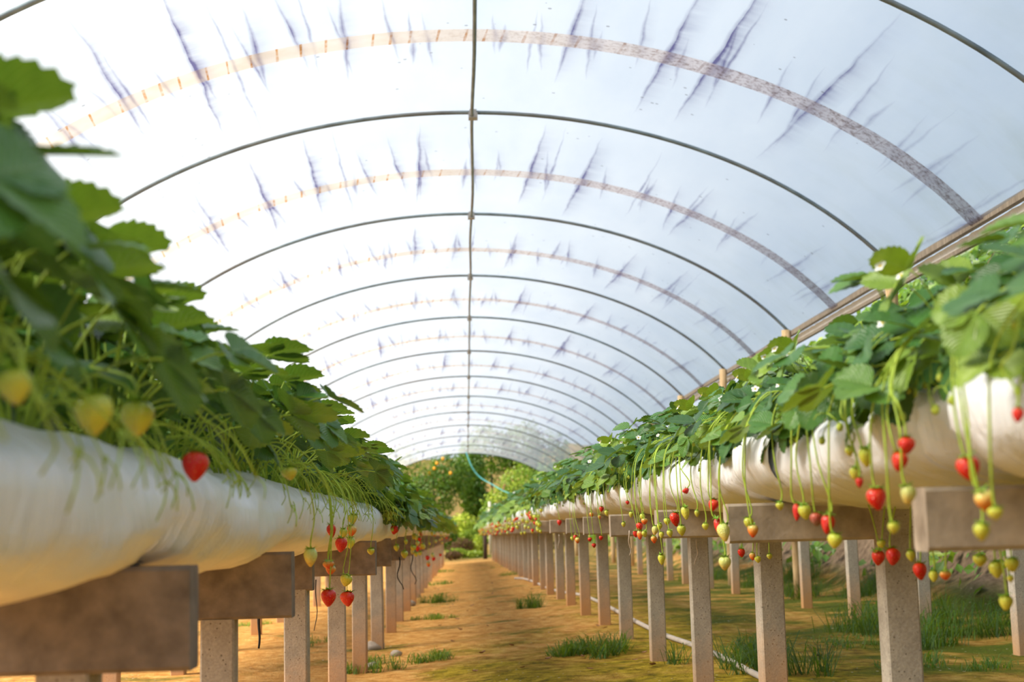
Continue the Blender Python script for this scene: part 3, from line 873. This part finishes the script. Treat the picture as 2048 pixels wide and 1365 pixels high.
def berry(P, w, h, kind, side, tilt=0.0, under=False, listed=True, px=None):
    root = empty('strawberry', P)
    ry = tilt + random.uniform(-.15, .15); rx = random.uniform(-.15, .15)
    f = link('fruit', BME[kind], root); f.scale = (w, w, h); f.rotation_euler = (rx, ry, random.uniform(0, 6))
    c = link('calyx', random.choice(CME), root); c.scale = (w * 1.22, w * 1.22, h); c.rotation_euler = (rx, ry, random.uniform(0, 6))
    Rr = (Matrix.Rotation(ry, 3, 'Y') @ Matrix.Rotation(rx, 3, 'X'))
    top = Rr @ Vector((0, 0, h * .5)); up = Rr @ Vector((0, 0, 1))
    b = MB(); y = P.y
    if under:
        e = Vector((random.uniform(-.03, .03), random.uniform(-.02, .02), max(.05, (.93 if side > 0 else .81) - drop(y) - P.z)))
        m_ = top + up * .03
    else:
        zt = (1.17 if side > 0 else 1.05) - drop(y)
        dz = max(.06, zt - P.z); k = side * random.uniform(.85, 1.15)
        y0 = round((P.y - .1) / .30) * .30 + .1 + random.uniform(-.03, .03); yd = max(-.17, min(.17, y0 - P.y))
        wv = random.uniform(-.02, .02)
        if dz < .12: pts = [top, top + up * .02, Vector((k * .03, yd * .5, dz + .01)), Vector((k * .10, yd, dz + .03))]
        else: pts = [top, top + up * .025, Vector((-k * .012, yd * .12 + wv, lerp(top.z, dz, .38))), Vector((-k * .008, yd * .45 - wv * .6, dz - .075)), Vector((k * .012, yd * .78, dz - .015)), Vector((k * .06, yd, dz + .035)), Vector((k * .13, yd * 1.1, dz + .035))]
        pts = smooth(pts, 3)
    if under: pts = bez(top, m_, e, 6)
    b.tube(pts, (.0021 if P.y < 5 else .0017) if listed else .0014, 5)
    b.build('stalk', M['stem'], root)
    BERRIES.append([root, kind, side, P, w, h, under, listed, px])
S = 1.0
right = [ # x, y, w, h (photo px), colour
 (1937,938,45,51,'red'),(1799,925,32,39,'red'),(1813,892,35,34,'red'),(1754,999,39,45,'red'),(1719,966,16,21,'red'),(1710,948,23,24,'green'),
 (1731,916,28,40,'green'),(1699,904,18,21,'green'),(1816,991,32,39,'pale'),(1787,1057,25,23,'green'),(1656,1050,28,39,'red'),(1670,1083,29,30,'green'),
 (1970,1003,42,45,'half'),(1963,1065,33,36,'green'),(1991,1028,33,26,'green'),(2036,831,24,30,'red'),
 (1594,1025,18,36,'red'),(1610,1025,26,31,'green'),(1633,1040,28,26,'dull'),(1560,1013,17,17,'green'),(1427,1012,21,24,'red'),(1437,1054,17,36,'red'),
 (1448,1066,25,36,'pale'),(1498,1048,20,25,'green'),(1506,1063,21,26,'half'),(1450,1128,26,27,'pale'),(1371,1027,17,27,'green'),(1411,1054,13,14,'green'),
 (1363,1062,17,21,'green'),(1350,1040,20,28,'red'),(1279,1054,14,16,'red'),(1280,1071,13,18,'half'),(1271,1069,9,14,'red'),(1310,1062,14,18,'pale'),
 (1319,1054,11,14,'green'),(1334,1044,14,14,'green'),(1323,1071,11,12,'green'),(1289,1069,11,13,'green'),(1323,1120,15,21,'green'),(1308,1080,13,15,'half'),
 (1394,1028,10,14,'green'),(1289,1044,14,12,'half'),(1285,1035,11,14,'green'),(1203,1019,9,11,'red'),(1255,1006,8,8,'red'),(1372,983,13,11,'red'),
 (1151,1076,9,11,'red'),(1155,1082,10,12,'half'),(1145,1078,8,9,'green'),(1180,1080,9,9,'red'),(1188,1092,9,9,'red'),(1202,1077,9,9,'red'),
 (1119,1046,10,12,'red'),(1199,1035,7,9,'half'),(1065,1062,6,7,'red'),(1183,1030,8,10,'half'),(1213,1027,8,11,'green'),(1262,1030,9,12,'green'),(1340,1068,12,15,'green'),(1247,1050,9,10,'green')]
for (x, y, w, h, k) in right:
    P = on_plane(x, y, rowR(0) - .475, KR); q = P.y / F
    berry(P, w * q, h * q, k, 1, random.uniform(-.25, .25), px=(x, y))
under = [(1757,1117,28,30,'red'),(1786,1115,30,34,'red'),(1840,1144,28,34,'red'),(1822,1113,18,22,'green'),(1867,1154,19,22,'green'),(1891,1152,22,18,'half'),
 (1960,1122,30,24,'green'),(1993,1141,28,33,'green'),(2024,1131,28,28,'green'),(2021,1159,15,13,'green'),(2012,1207,28,30,'green'),(1763,1089,18,16,'green'),
 (1483,1107,14,17,'red'),(1505,1114,12,15,'half'),(1516,1120,14,13,'green'),(1539,1114,11,11,'green')]
for (x, y, w, h, k) in under:
    P = on_plane(x, y, rowR(0) - .16, KR); q = P.y / F
    berry(P, w * q, h * q, k, 1, random.uniform(-.2, .2), under=True, px=(x, y))
left = [(789,1061,20,20,'red'),(682,1091,24,28,'red'),(663,1063,18,26,'red'),(657,1197,37,38,'red'),(695,1199,33,34,'red'),(692,1162,25,23,'green'),
 (621,1116,27,36,'pale'),(657,1131,22,16,'half'),(661,1141,20,18,'half'),(705,1039,20,20,'green'),(703,1063,20,22,'half'),(687,1067,16,18,'green'),
 (701,1087,18,22,'green'),(742,1104,16,13,'green'),(793,1097,11,13,'green'),(809,1110,18,17,'green'),(826,1097,13,12,'green'),(842,1089,8,11,'red'),
 (839,1080,8,9,'red'),(842,1070,6,11,'red'),(835,1098,9,13,'red'),(855,1117,12,11,'red'),(865,1112,10,11,'pale'),(867,1119,8,10,'red'),(857,1130,8,10,'half'),
 (881,1111,7,8,'red'),(832,1110,9,9,'green'),(840,1108,9,8,'green'),(828,1074,9,11,'green'),(812,1085,8,10,'green'),(390,935,56,58,'red'),
 (186,830,100,84,'green'),(275,838,66,70,'green'),(579,948,34,26,'green'),(30,775,70,70,'green')]
for (x, y, w, h, k) in left:
    P = on_plane(x, y, XL + (.255 if x > 400 else .225), 0); q = P.y / F
    berry(P, min(w * q, .052), min(h * q, .055), k, -1, random.uniform(-.2, .2), px=(x, y))
rb = random.Random(3)
for side, n in ((1, 150), (-1, 30)):
    for i in range(n):
        y = 12.5 + 30 * rb.random() ** 1.2
        x = rowR(y) - .47 if side > 0 else XL + .25
        z = (rb.uniform(.80, 1.02) if side > 0 else rb.uniform(.66, .90)) - drop(y)
        s = rb.uniform(.028, .044)
        berry(Vector((x + rb.uniform(-.03, .03), y, z)), s, s * rb.uniform(1.0, 1.25), rb.choice(['green', 'green', 'green', 'pale', 'half', 'red']), side, listed=False)
# labels: colour + landmark, and an order in the picture where several share both
bins = {}
for B_r in BERRIES:
    root, k, sd, P, w, h, un, ls, px = B_r
    nm = 'right' if sd > 0 else 'left'
    if not ls:
        tag(root, f'tiny distant {CN[k]} along the far {nm} bed', 'strawberry', f'tiny distant {k} strawberries of the far {nm} bed'); continue
    posts = PR if sd > 0 else PL
    i = min(range(len(posts)), key=lambda q: abs(posts[q] - P.y))
    bins.setdefault((k, sd, un, i), []).append(B_r)
for (k, sd, un, i), L_ in bins.items():
    nm = 'right' if sd > 0 else 'left'
    where = f'{"below" if un else "at"} {nm} bed\'s edge by {ORD[i]} post'
    L_.sort(key=lambda q: q[8][0])
    for j, q in enumerate(L_):
        pre = '' if len(L_) == 1 else ('left one of two, ', 'right one of two, ')[j] if len(L_) == 2 else f'{ORD[j]} of {len(L_)} from left, '
        tag(q[0], f'{CN[k]} {pre}{where}' if not pre else f'{CN[k]}, {pre}{where}', 'strawberry', f'strawberries hanging from the {nm} bed')

# ------------------------------------------------------------------ ground clutter
def grass_tuft(P, rad, ht, n, var, label, seed, lean=1.35):
    rng = random.Random(seed); b = MB()
    clumps = [(rad * .95 * math.sqrt(q) * math.cos(a), rad * .95 * math.sqrt(q) * math.sin(a)) for q, a in [(rng.random(), rng.uniform(0, 6.28)) for _ in range(9)]]
    for i in range(int(n * 1.3)):
        cxx, cyy = clumps[rng.randrange(len(clumps))]; bx, by = cxx + rng.gauss(0, rad * .11), cyy + rng.gauss(0, rad * .11); r = min(rad, math.hypot(bx, by))
        h = ht * 1.35 * rng.uniform(.25, 1.15) * (1 - .4 * r / rad); d = Vector((rng.uniform(-1, 1), rng.uniform(-1, 1), 0)) * lean * h
        w = rng.uniform(.002, .0042); q = Vector((-d.y, d.x, 0)); q = q.normalized() * w if q.length > 1e-6 else Vector((w, 0, 0))
        bz = gz(P[0] + bx, P[1] + by) - P[2] - .01
        p0 = Vector((bx, by, bz)); p1 = p0 + d * .35 + Vector((0, 0, h * .65)); p2 = p0 + d + Vector((0, 0, h * rng.uniform(.35, .95)))
        b.add([p0 - q, p0 + q, p1 + q * .8, p1 - q * .8, p2], [(0, 1, 2, 3), (3, 2, 4)], None, min(1, max(0, var + rng.uniform(-.2, .2))))
    o = b.build('grass_tuft', M['grass']); o.location = P
    tag(o, label, 'grass', kind='stuff')
def on_ground(px, py):
    d = ray(px, py); lo, hi_ = 1.0, 90.0
    for _ in range(50):
        mid = (lo + hi_) / 2
        if CAMZ + d.z * mid > gz(d.x * mid, mid): lo = mid
        else: hi_ = mid
    return Vector((d.x * lo, lo, gz(d.x * lo, lo)))
tufts = [ # px, py, radius m, height, blades, tone, label
 (1215,1305,.38,.16,420,.35,'dark green grass growing across the path by the fifth right post'),
 (1140,1312,.20,.13,160,.40,'spreading grass at the left end of the wide path tuft'),
 (1072,1215,.26,.20,170,.35,'grass tuft on the path beside the seventh right post'),
 (1455,1330,.36,.22,330,.25,'dark grass beside the grey hose between the near right posts'),
 (1560,1345,.32,.28,260,.22,'tall dark grass at the foot of the third right post'),
 (868,1206,.30,.17,230,.35,'grass tuft beside the far left posts'),
 (876,1170,.30,.10,200,.6,'low light green grass along the left path edge'),
 (885,1145,.40,.10,200,.6,'farther strip of light grass on the left path edge'),
 (865,1238,.28,.07,260,.7,'low bright grass patch left of the path'),
 (812,1325,.40,.10,420,.6,'bright mossy grass beside the fourth left post'),
 (745,1345,.25,.10,200,.6,'grass beside the foot of the third left post'),
 (520,1252,.30,.08,180,.7,'light grass behind the near left posts'),
 (625,1290,.25,.10,160,.6,'grass between the second and third left posts'),
 (1030,1150,.45,.10,230,.45,'far dark grass near the right posts on the path'),
 (1005,1135,.5,.10,200,.45,'farthest dark grass strip beside the right posts'),
 (960,1116,.9,.10,420,.7,'light grass strip closing off the far end of the path'),
 (1690,1190,.9,.28,700,.15,'dark grass around the posts behind the right bed'),
 (1580,1165,.9,.30,700,.15,'dark grass under the middle of the right bed'),
 (1850,1260,.9,.34,700,.12,'tall dark grass clump behind the second right post'),
 (1990,1290,.8,.30,600,.12,'dark grass at the lower right corner'),
 (1420,1160,.8,.25,500,.18,'dark grass behind the fifth right post'),
 (1770,1290,.5,.10,350,.45,'short green grass patch right of the second right post'),
 (1900,1330,.5,.10,350,.4,'low green weeds near the lower right corner')]
for q, (px, py, r, h, n, v, lab) in enumerate(tufts):
    grass_tuft(on_ground(px, py), r, h, n, v, lab, 100 + q)

rl = random.Random(9)
def dry_leaf_mesh(seed):
    rng = random.Random(seed); b = MB(); vs = []; fs = []
    for i in range(7):
        t = i / 6; w = .5 * math.sin(math.pi * (t * .9 + .05)) * .7
        for k in (-1, 0, 1):
            vs.append((t - .5, k * w + rng.uniform(-.04, .04), .12 * abs(k) + .22 * (t - .5) ** 2 * 2 + rng.uniform(-.03, .05)))
    for i in range(6):
        for k in range(2): fs.append((i*3+k, i*3+k+1, i*3+k+4, i*3+k+3))
    b.add(vs, fs); return b.mesh('dry_leaf', M['dryleaf'])
DL = [dry_leaf_mesh(k) for k in range(5)]
spots = [(1172,1300),(1023,1295),(1098,1322),(965,1310),(1165,1318),(1305,1335),(920,1263),(975,1255),(905,1287),(1150,1210),(1135,1213),(1210,1260),(1290,1310),
         (1390,1310),(1270,1325),(1640,1318),(1660,1312),(1790,1310),(960,1200),(985,1190),(1180,1343),(1045,1340),(760,1322),(700,1345),(935,1225)]
def scatter_leaf(P, s):
    o = link('dry_leaf', rl.choice(DL), None, P + Vector((0, 0, .012))); o.scale = (s, s, s); o.rotation_euler = (rl.uniform(-.3, .3), rl.uniform(-.3, .3), rl.uniform(0, 6.3))
    tag(o, 'small dry brown leaf lying on the dirt ground', 'dry leaf', 'dry leaves scattered on the ground')

for (x, y) in spots: scatter_leaf(on_ground(x, y), rl.uniform(.03, .065))
for i in range(26):
    y = rl.uniform(5, 26); x = rl.uniform(-.6, 1.15)
    scatter_leaf(Vector((x, y, gz(x, y))), rl.uniform(.025, .055))

def stone(px, py, s, label, seed):
    P = on_ground(px, py); b = MB(); vs = []; fs = []; nr, ns = 8, 12
    for i in range(nr + 1):
        ph = math.pi * i / nr
        for k in range(ns):
            an = 2 * math.pi * k / ns; d = Vector((math.sin(ph) * math.cos(an), math.sin(ph) * math.sin(an), math.cos(ph)))
            r = 1 + .35 * noise.noise(d * 1.3 + Vector((seed, 0, 0))) + .12 * noise.noise(d * 4 + Vector((0, seed, 0)))
            vs.append((d.x * r * s, d.y * r * s * .8, d.z * r * s * .62 + s * .3))
    for i in range(nr):
        for k in range(ns): fs.append((i*ns+k, i*ns+ns+k, i*ns+ns+(k+1) % ns, i*ns+(k+1) % ns))
    b.add(vs, fs); o = b.build('stone', M['stone']); o.location = P; tag(o, label, 'stone')
stone(748, 1300, .085, 'grey stone lying beside the foot of the fifth left post', 1)
stone(815, 1213, .10, 'rough grey stone in the far row of left posts', 2)
stone(745, 1338, .05, 'small pale stone at the foot of the fourth left post', 3)
stone(792, 1312, .045, 'small flat stone on the left path edge', 4)

def on_g(pts): return [on_ground(*p) + Vector((0, 0, .022)) for p in pts]
hp = on_g([(1520,1362),(1440,1320),(1385,1297),(1330,1277),(1280,1253),(1235,1228),(1195,1207),(1165,1195),(1130,1189),(1100,1182),(1070,1168),(1048,1161),(1030,1160)])
h0 = hp[0] + (hp[0] - hp[1]) * 1.6; h0.z = gz(h0.x, h0.y) + .022
b = MB(); b.tube(smooth([h0] + hp), .019, 8)
tag(b.build('water_hose', M['hose']), 'long pale grey hose lying on the ground between the right posts', 'hose')

def strand(px, py0, py1, X0, k, r, m, name, label, cat, curl=.02, group=None):
    a = on_plane(px, py0, X0, k); c = on_plane(px, py1, X0, k)
    b = MB(); pts = []
    for i in range(9):
        t = i / 8; p = a.lerp(c, t); pts.append(p + Vector((math.sin(t * 7 + px) * curl * t, math.cos(t * 5 + px) * curl * t, 0)))
    b.tube(pts, r, 5, r1=r * .6); tag(b.build(name, m), label, cat, group)
strand(518, 1215, 1298, XL - .25, 0, .008, M['black'], 'drip_tube', 'short black drip tube dangling under the left bed beside its second post', 'tube', .004)
strand(632, 1160, 1262, XL - .1, 0, .0035, M['black'], 'hanging_root', 'thin dark root hanging behind the two red berries, left bed', 'root', .01, 'dark roots hanging under the beds')
strand(799, 1115, 1180, XL + .2, 0, .006, M['black'], 'hanging_root', 'left one of two dark roots hanging from the far left bed', 'root', .03, 'dark roots hanging under the beds')
strand(825, 1110, 1170, XL + .2, 0, .006, M['black'], 'hanging_root', 'right one of two dark roots hanging from the far left bed', 'root', .04, 'dark roots hanging under the beds')
strand(1259, 1062, 1112, rowR(0) - .44, KR, .004, M['root'], 'hanging_root', 'whitish root strand hanging before the fifth right crossbeam', 'root', .01, 'pale roots hanging from the right bed')
strand(1393, 1080, 1130, rowR(0) - .03, KR, .003, M['root'], 'hanging_root', 'thin whitish root hanging in front of the fourth right post', 'root', .012, 'pale roots hanging from the right bed')
strand(1118, 1070, 1100, rowR(0) - .44, KR, .004, M['root'], 'hanging_root', 'short whitish root hanging from the far right bed', 'root', .01, 'pale roots hanging from the right bed')

# ------------------------------------------------------------------ vegetation around the tunnel
def leaf_cloud(b, rng, n, centre, rad, size, var0, var1, shell=.55):
    for i in range(n):
        u = rng.uniform(-1, 1); a = rng.uniform(0, 6.283); r = shell + (1 - shell) * rng.random()
        q = math.sqrt(1 - u * u); d = Vector((q * math.cos(a), q * math.sin(a), u))
        w = 1 + .28 * noise.noise(d * 2.2 + Vector(centre))
        p = Vector(centre) + Vector((d.x * rad[0], d.y * rad[1], d.z * rad[2])) * r * w
        nrm = (d + Vector((rng.uniform(-.9, .9), rng.uniform(-.9, .9), rng.uniform(-.3, .9)))).normalized()
        t = nrm.orthogonal(); t = Matrix.Rotation(rng.uniform(0, 6.28), 3, nrm) @ t.normalized(); s = nrm.cross(t)
        ln = size * rng.uniform(.6, 1.25); wd = ln * .30
        v = lerp(var0, var1, min(1, max(0, .5 + .5 * noise.noise(p * .9) + rng.uniform(-.3, .3))))
        b.add([p - t * ln * .5, p + s * wd + nrm * wd * .25, p + t * ln * .5 - nrm * ln * .12, p - s * wd + nrm * wd * .25], [(0, 1, 2), (0, 2, 3)], None, v)
def shrub(x, y, blobs, n, size, v0, v1, label, cat, seed, name='shrub', trunk=True, fruit=0, m='bush_leaf', fruit_m='orange', fr=.06):
    rng = random.Random(seed); z0 = gz(x, y); root = empty(name, (x, y, z0))
    b = MB(); tot = sum(q[3] * q[4] * q[5] for q in blobs) ** .5
    for (dx, dy, dz, rx, ry, rz) in blobs:
        leaf_cloud(b, rng, int(n * (rx * ry * rz) ** .5 / max(.01, sum((q[3]*q[4]*q[5]) ** .5 for q in blobs))), (dx, dy, dz), (rx, ry, rz), size, v0, v1)
    b.build('foliage', M[m], root, False)
    if trunk:
        t = MB(); top = max(q[2] for q in blobs)
        t.tube([(0, 0, -.1), (.03, 0, top * .4), (0, .04, top)], .05 + .015 * top, 7, r1=.02)
        for q in blobs: t.tube([(0, 0, top * .3), ((q[0]) * .5, q[1] * .5, (top * .3 + q[2]) * .5 + .1), (q[0], q[1], q[2])], .03, 5, r1=.01)
        t.build('trunk', M['bark'], root)
    for i in range(fruit):
        q = rng.choice(blobs); an = rng.uniform(-2.6, -.5); u = rng.uniform(-.6, .8); c = math.sqrt(1 - u * u)
        p = Vector((q[0] + q[3] * c * math.cos(an) * 1.0, q[1] + q[4] * c * math.sin(an) * 1.05, q[2] + q[5] * u))
        f = MB(); vs = []; fs = []
        for a in range(6):
            for k in range(8):
                ph = math.pi * a / 5; vs.append(p + Vector((math.sin(ph) * math.cos(k * .785), math.sin(ph) * math.sin(k * .785), math.cos(ph))) * fr)
        for a in range(5):
            for k in range(8): fs.append((a*8+k, a*8+8+k, a*8+8+(k+1) % 8, a*8+(k+1) % 8))
        f.add(vs, fs); f.build('fruit', M[fruit_m], root)
    tag(root, label, cat)
    return root
def px_x(px, y): return ray(px, 1057).x * y
# far end: pixel column -> ground position at a given distance
def far(px, y): return (px_x(px, y), y)
x, y = far(868, 70); shrub(x, y, [(0,0,2.6,1.5,1.2,1.5),(-1.2,.4,2.0,1.3,1.1,1.5),(.8,.3,3.6,1.2,1,1.1)], 5200, .17, .0, .35, 'dark orange tree with yellow-orange fruit at the left of the far opening', 'tree', 1, 'orange_tree', True, 10, fr=.085)
x, y = far(800, 71); shrub(x, y, [(0,0,2.6,1.8,1.2,2.4)], 3000, .18, .0, .4, 'dark green tree mostly hidden behind the far left plants', 'tree', 2, 'orange_tree', True, 4, fr=.08)
x, y = far(940, 72); shrub(x, y, [(0,0,3.4,.9,.9,1.5),(.3,0,2.0,.8,.8,1.2)], 3600, .20, .05, .42, 'greyish-green broad-leaved tree in the middle of the far opening', 'tree', 3, 'broadleaf_tree', True)
x, y = far(926, 64); shrub(x, y, [(0,0,1.15,.75,.7,.75),(.35,.1,.8,.6,.6,.7),(-.4,0,.7,.55,.5,.6)], 3600, .14, .55, 1.0, 'bright yellow-green bush left of the white pole at the far end', 'bush', 4, 'bush')
x, y = far(1010, 67); shrub(x, y, [(0,0,1.9,1.1,.9,1.3),(.9,.2,2.9,1.2,.9,1.2),(-.5,.2,1.2,.8,.8,1.0),(1.5,.1,1.9,1.0,.8,1.1)], 6400, .15, .42, .92, 'light green bush with reddish dots right of the far opening\'s middle', 'bush', 5, 'bush', True, 14, fruit_m='dryleaf', fr=.06)
x, y = far(1075, 69); shrub(x, y, [(0,0,1.8,1.3,1.0,1.7),(.8,.3,2.8,1.2,1,1.2)], 4200, .17, .15, .65, 'mid green bush at the right end of the far opening', 'bush', 6, 'bush')
x, y = far(985, 75); shrub(x, y, [(0,0,3.8,1.6,1,1.6),(1.6,0,4.0,1.4,1,1.5),(3.0,0,3.2,1.4,1,1.8)], 5000, .2, .0, .35, 'dark tree standing behind the light green bushes at the far end', 'tree', 7, 'broadleaf_tree', True, 0)
x, y = far(957, 56); shrub(x, y, [(0,0,.42,.24,.3,.42)], 1100, .10, .8, 1.0, 'yellow-green shrub left of the dark stump post at the path end', 'shrub', 8)
x, y = far(938, 59); shrub(x, y, [(0,0,.75,.42,.4,.36)], 900, .14, .6, .9, 'pale spiky shrub in front of the far bushes', 'shrub', 9)
x, y = far(928, 56); shrub(x, y, [(0,0,.45,.5,.4,.35),(-.35,0,.3,.4,.3,.3)], 1400, .10, .1, .8, 'low brown withered shrub beside the far path end', 'shrub', 10, m='dead')
x, y = far(905, 52); shrub(x, y, [(0,0,.20,.36,.3,.17)], 500, .10, .0, .35, 'low dark red-brown withered plant left of the far path end', 'shrub', 11, trunk=False, m='dead')
x, y = far(915, 54); shrub(x, y, [(0,0,.22,.5,.3,.2),(.6,0,.18,.4,.3,.16)], 1000, .11, .55, .9, 'low bright green weeds at the left of the far path end', 'shrub', 12, trunk=False)
x, y = far(893, 60); shrub(x, y, [(0,0,1.0,.5,.5,.7)], 1200, .14, .2, .7, 'small green shrub beyond the end of the left bed', 'shrub', 13)

p = at_depth(980, 1045, 61); b = MB(); b.tube([(p.x, p.y, gz(p.x, p.y) - .05), (p.x, p.y, CAMZ + ray(979, 1004).z * 61)], .06, 8)
tag(b.build('white_pole', M['pole']), 'pale weathered pole standing at the far end of the tunnel', 'pole')
b = MB(); p = at_depth(970, 1090, 50); b.tube([(p.x, p.y, gz(p.x, p.y) - .05), (p.x + .01, p.y, p.z), (p.x, p.y, CAMZ + ray(970, 1068).z * 50)], .075, 9)
tag(b.build('dark_post', M['oldwood']), 'short dark wooden post at the far end of the right bed', 'post')
rpts = [at_depth(*q) for q in ((932,905,58.5),(944,935,58),(960,955,57.5),(985,970,56),(1010,984,55),(1035,992,54),(1050,998,53))]
b = MB(); b.tube(smooth(rpts, 5), .019, 6); tag(b.build('hanging_rope', M['rope']), 'cyan rope sagging from the far hoop down to the right bed', 'rope')

# bank to the right of the tunnel, grown over with creepers and weeds
rng = random.Random(21); b = MB()
for i in range(30000):
    y = 7 + 55 * rng.random() ** 1.5; x = 5.0 + 2.5 * rng.random() ** .8
    z = gz(x, y); k = noise.noise((x * .8, y * .45, 4)) + rng.uniform(-.25, .25)
    if k < -.22 and z < 1.2: continue
    if z < .75 and rng.random() < .75: continue
    p = Vector((x - rng.uniform(0, .28), y, z + rng.uniform(-.02, .22)))
    nrm = Vector((-.8 + rng.uniform(-.6, .6), rng.uniform(-1, .6), .55 + rng.uniform(-.5, .6))).normalized()
    t = Matrix.Rotation(rng.uniform(0, 6.28), 3, nrm) @ nrm.orthogonal().normalized(); s = nrm.cross(t)
    ln = rng.uniform(.07, .16) * (1 + y / 60); wd = ln * .36
    b.add([p - t * ln * .5, p + s * wd, p + t * ln * .5 - nrm * ln * .12, p - s * wd], [(0, 1, 2), (0, 2, 3)], None, min(1, max(0, .28 + k * .75 + rng.uniform(-.15, .15))))
tag(b.build('bank_undergrowth', M['bush_leaf'], None, False), 'green creepers and weeds covering the bank beyond the right eave', 'undergrowth', kind='stuff')
for q, (y, x, s) in enumerate(((12.5, 6.0, .8), (16.2, 6.2, 1.0), (20.5, 6.0, .9), (25.5, 6.3, 1.2), (32., 6.2, 1.2), (41., 6.3, 1.4))):
    shrub(x, y, [(0,0,.35*s,.55*s,.7*s,.5*s),(-.2*s,.6*s,.2*s,.4*s,.5*s,.4*s)], 1500, .13, .15, .8, f'leafy shrub growing on the right bank, {ORD[q]} from the camera', 'shrub', 60 + q)

# ------------------------------------------------------------------ light
w = bpy.data.worlds.new('sky'); scn.world = w; w.use_nodes = True; nt = w.node_tree; nt.nodes.clear()
tc = N(nt, 'ShaderNodeTexCoord').outputs['Generated']; z = sep(nt, tc)[2]
c = ramp(nt, z, [(0, (.84, .92, 1.0)), (.35, (.68, .83, 1.0)), (1, (.50, .70, 1.0))])
bg = N(nt, 'ShaderNodeBackground', inp={1: 1.15}); L(nt, c, bg.inputs[0])
wo = N(nt, 'ShaderNodeOutputWorld'); L(nt, bg.outputs[0], wo.inputs[0])
sd = bpy.data.lights.new('sun', 'SUN'); sd.energy = 13.0; sd.color = (1.0, .89, .73); sd.angle = R(28)
so = bpy.data.objects.new('sun', sd); col.objects.link(so)
so.rotation_euler = Vector((1.0, .16, -.86)).to_track_quat('-Z', 'Y').to_euler()
scn.view_settings.view_transform = 'Standard'; scn.view_settings.look = 'None'
scn.view_settings.exposure = -0.36; scn.view_settings.gamma = 1.0; scn.view_settings.use_curve_mapping = False
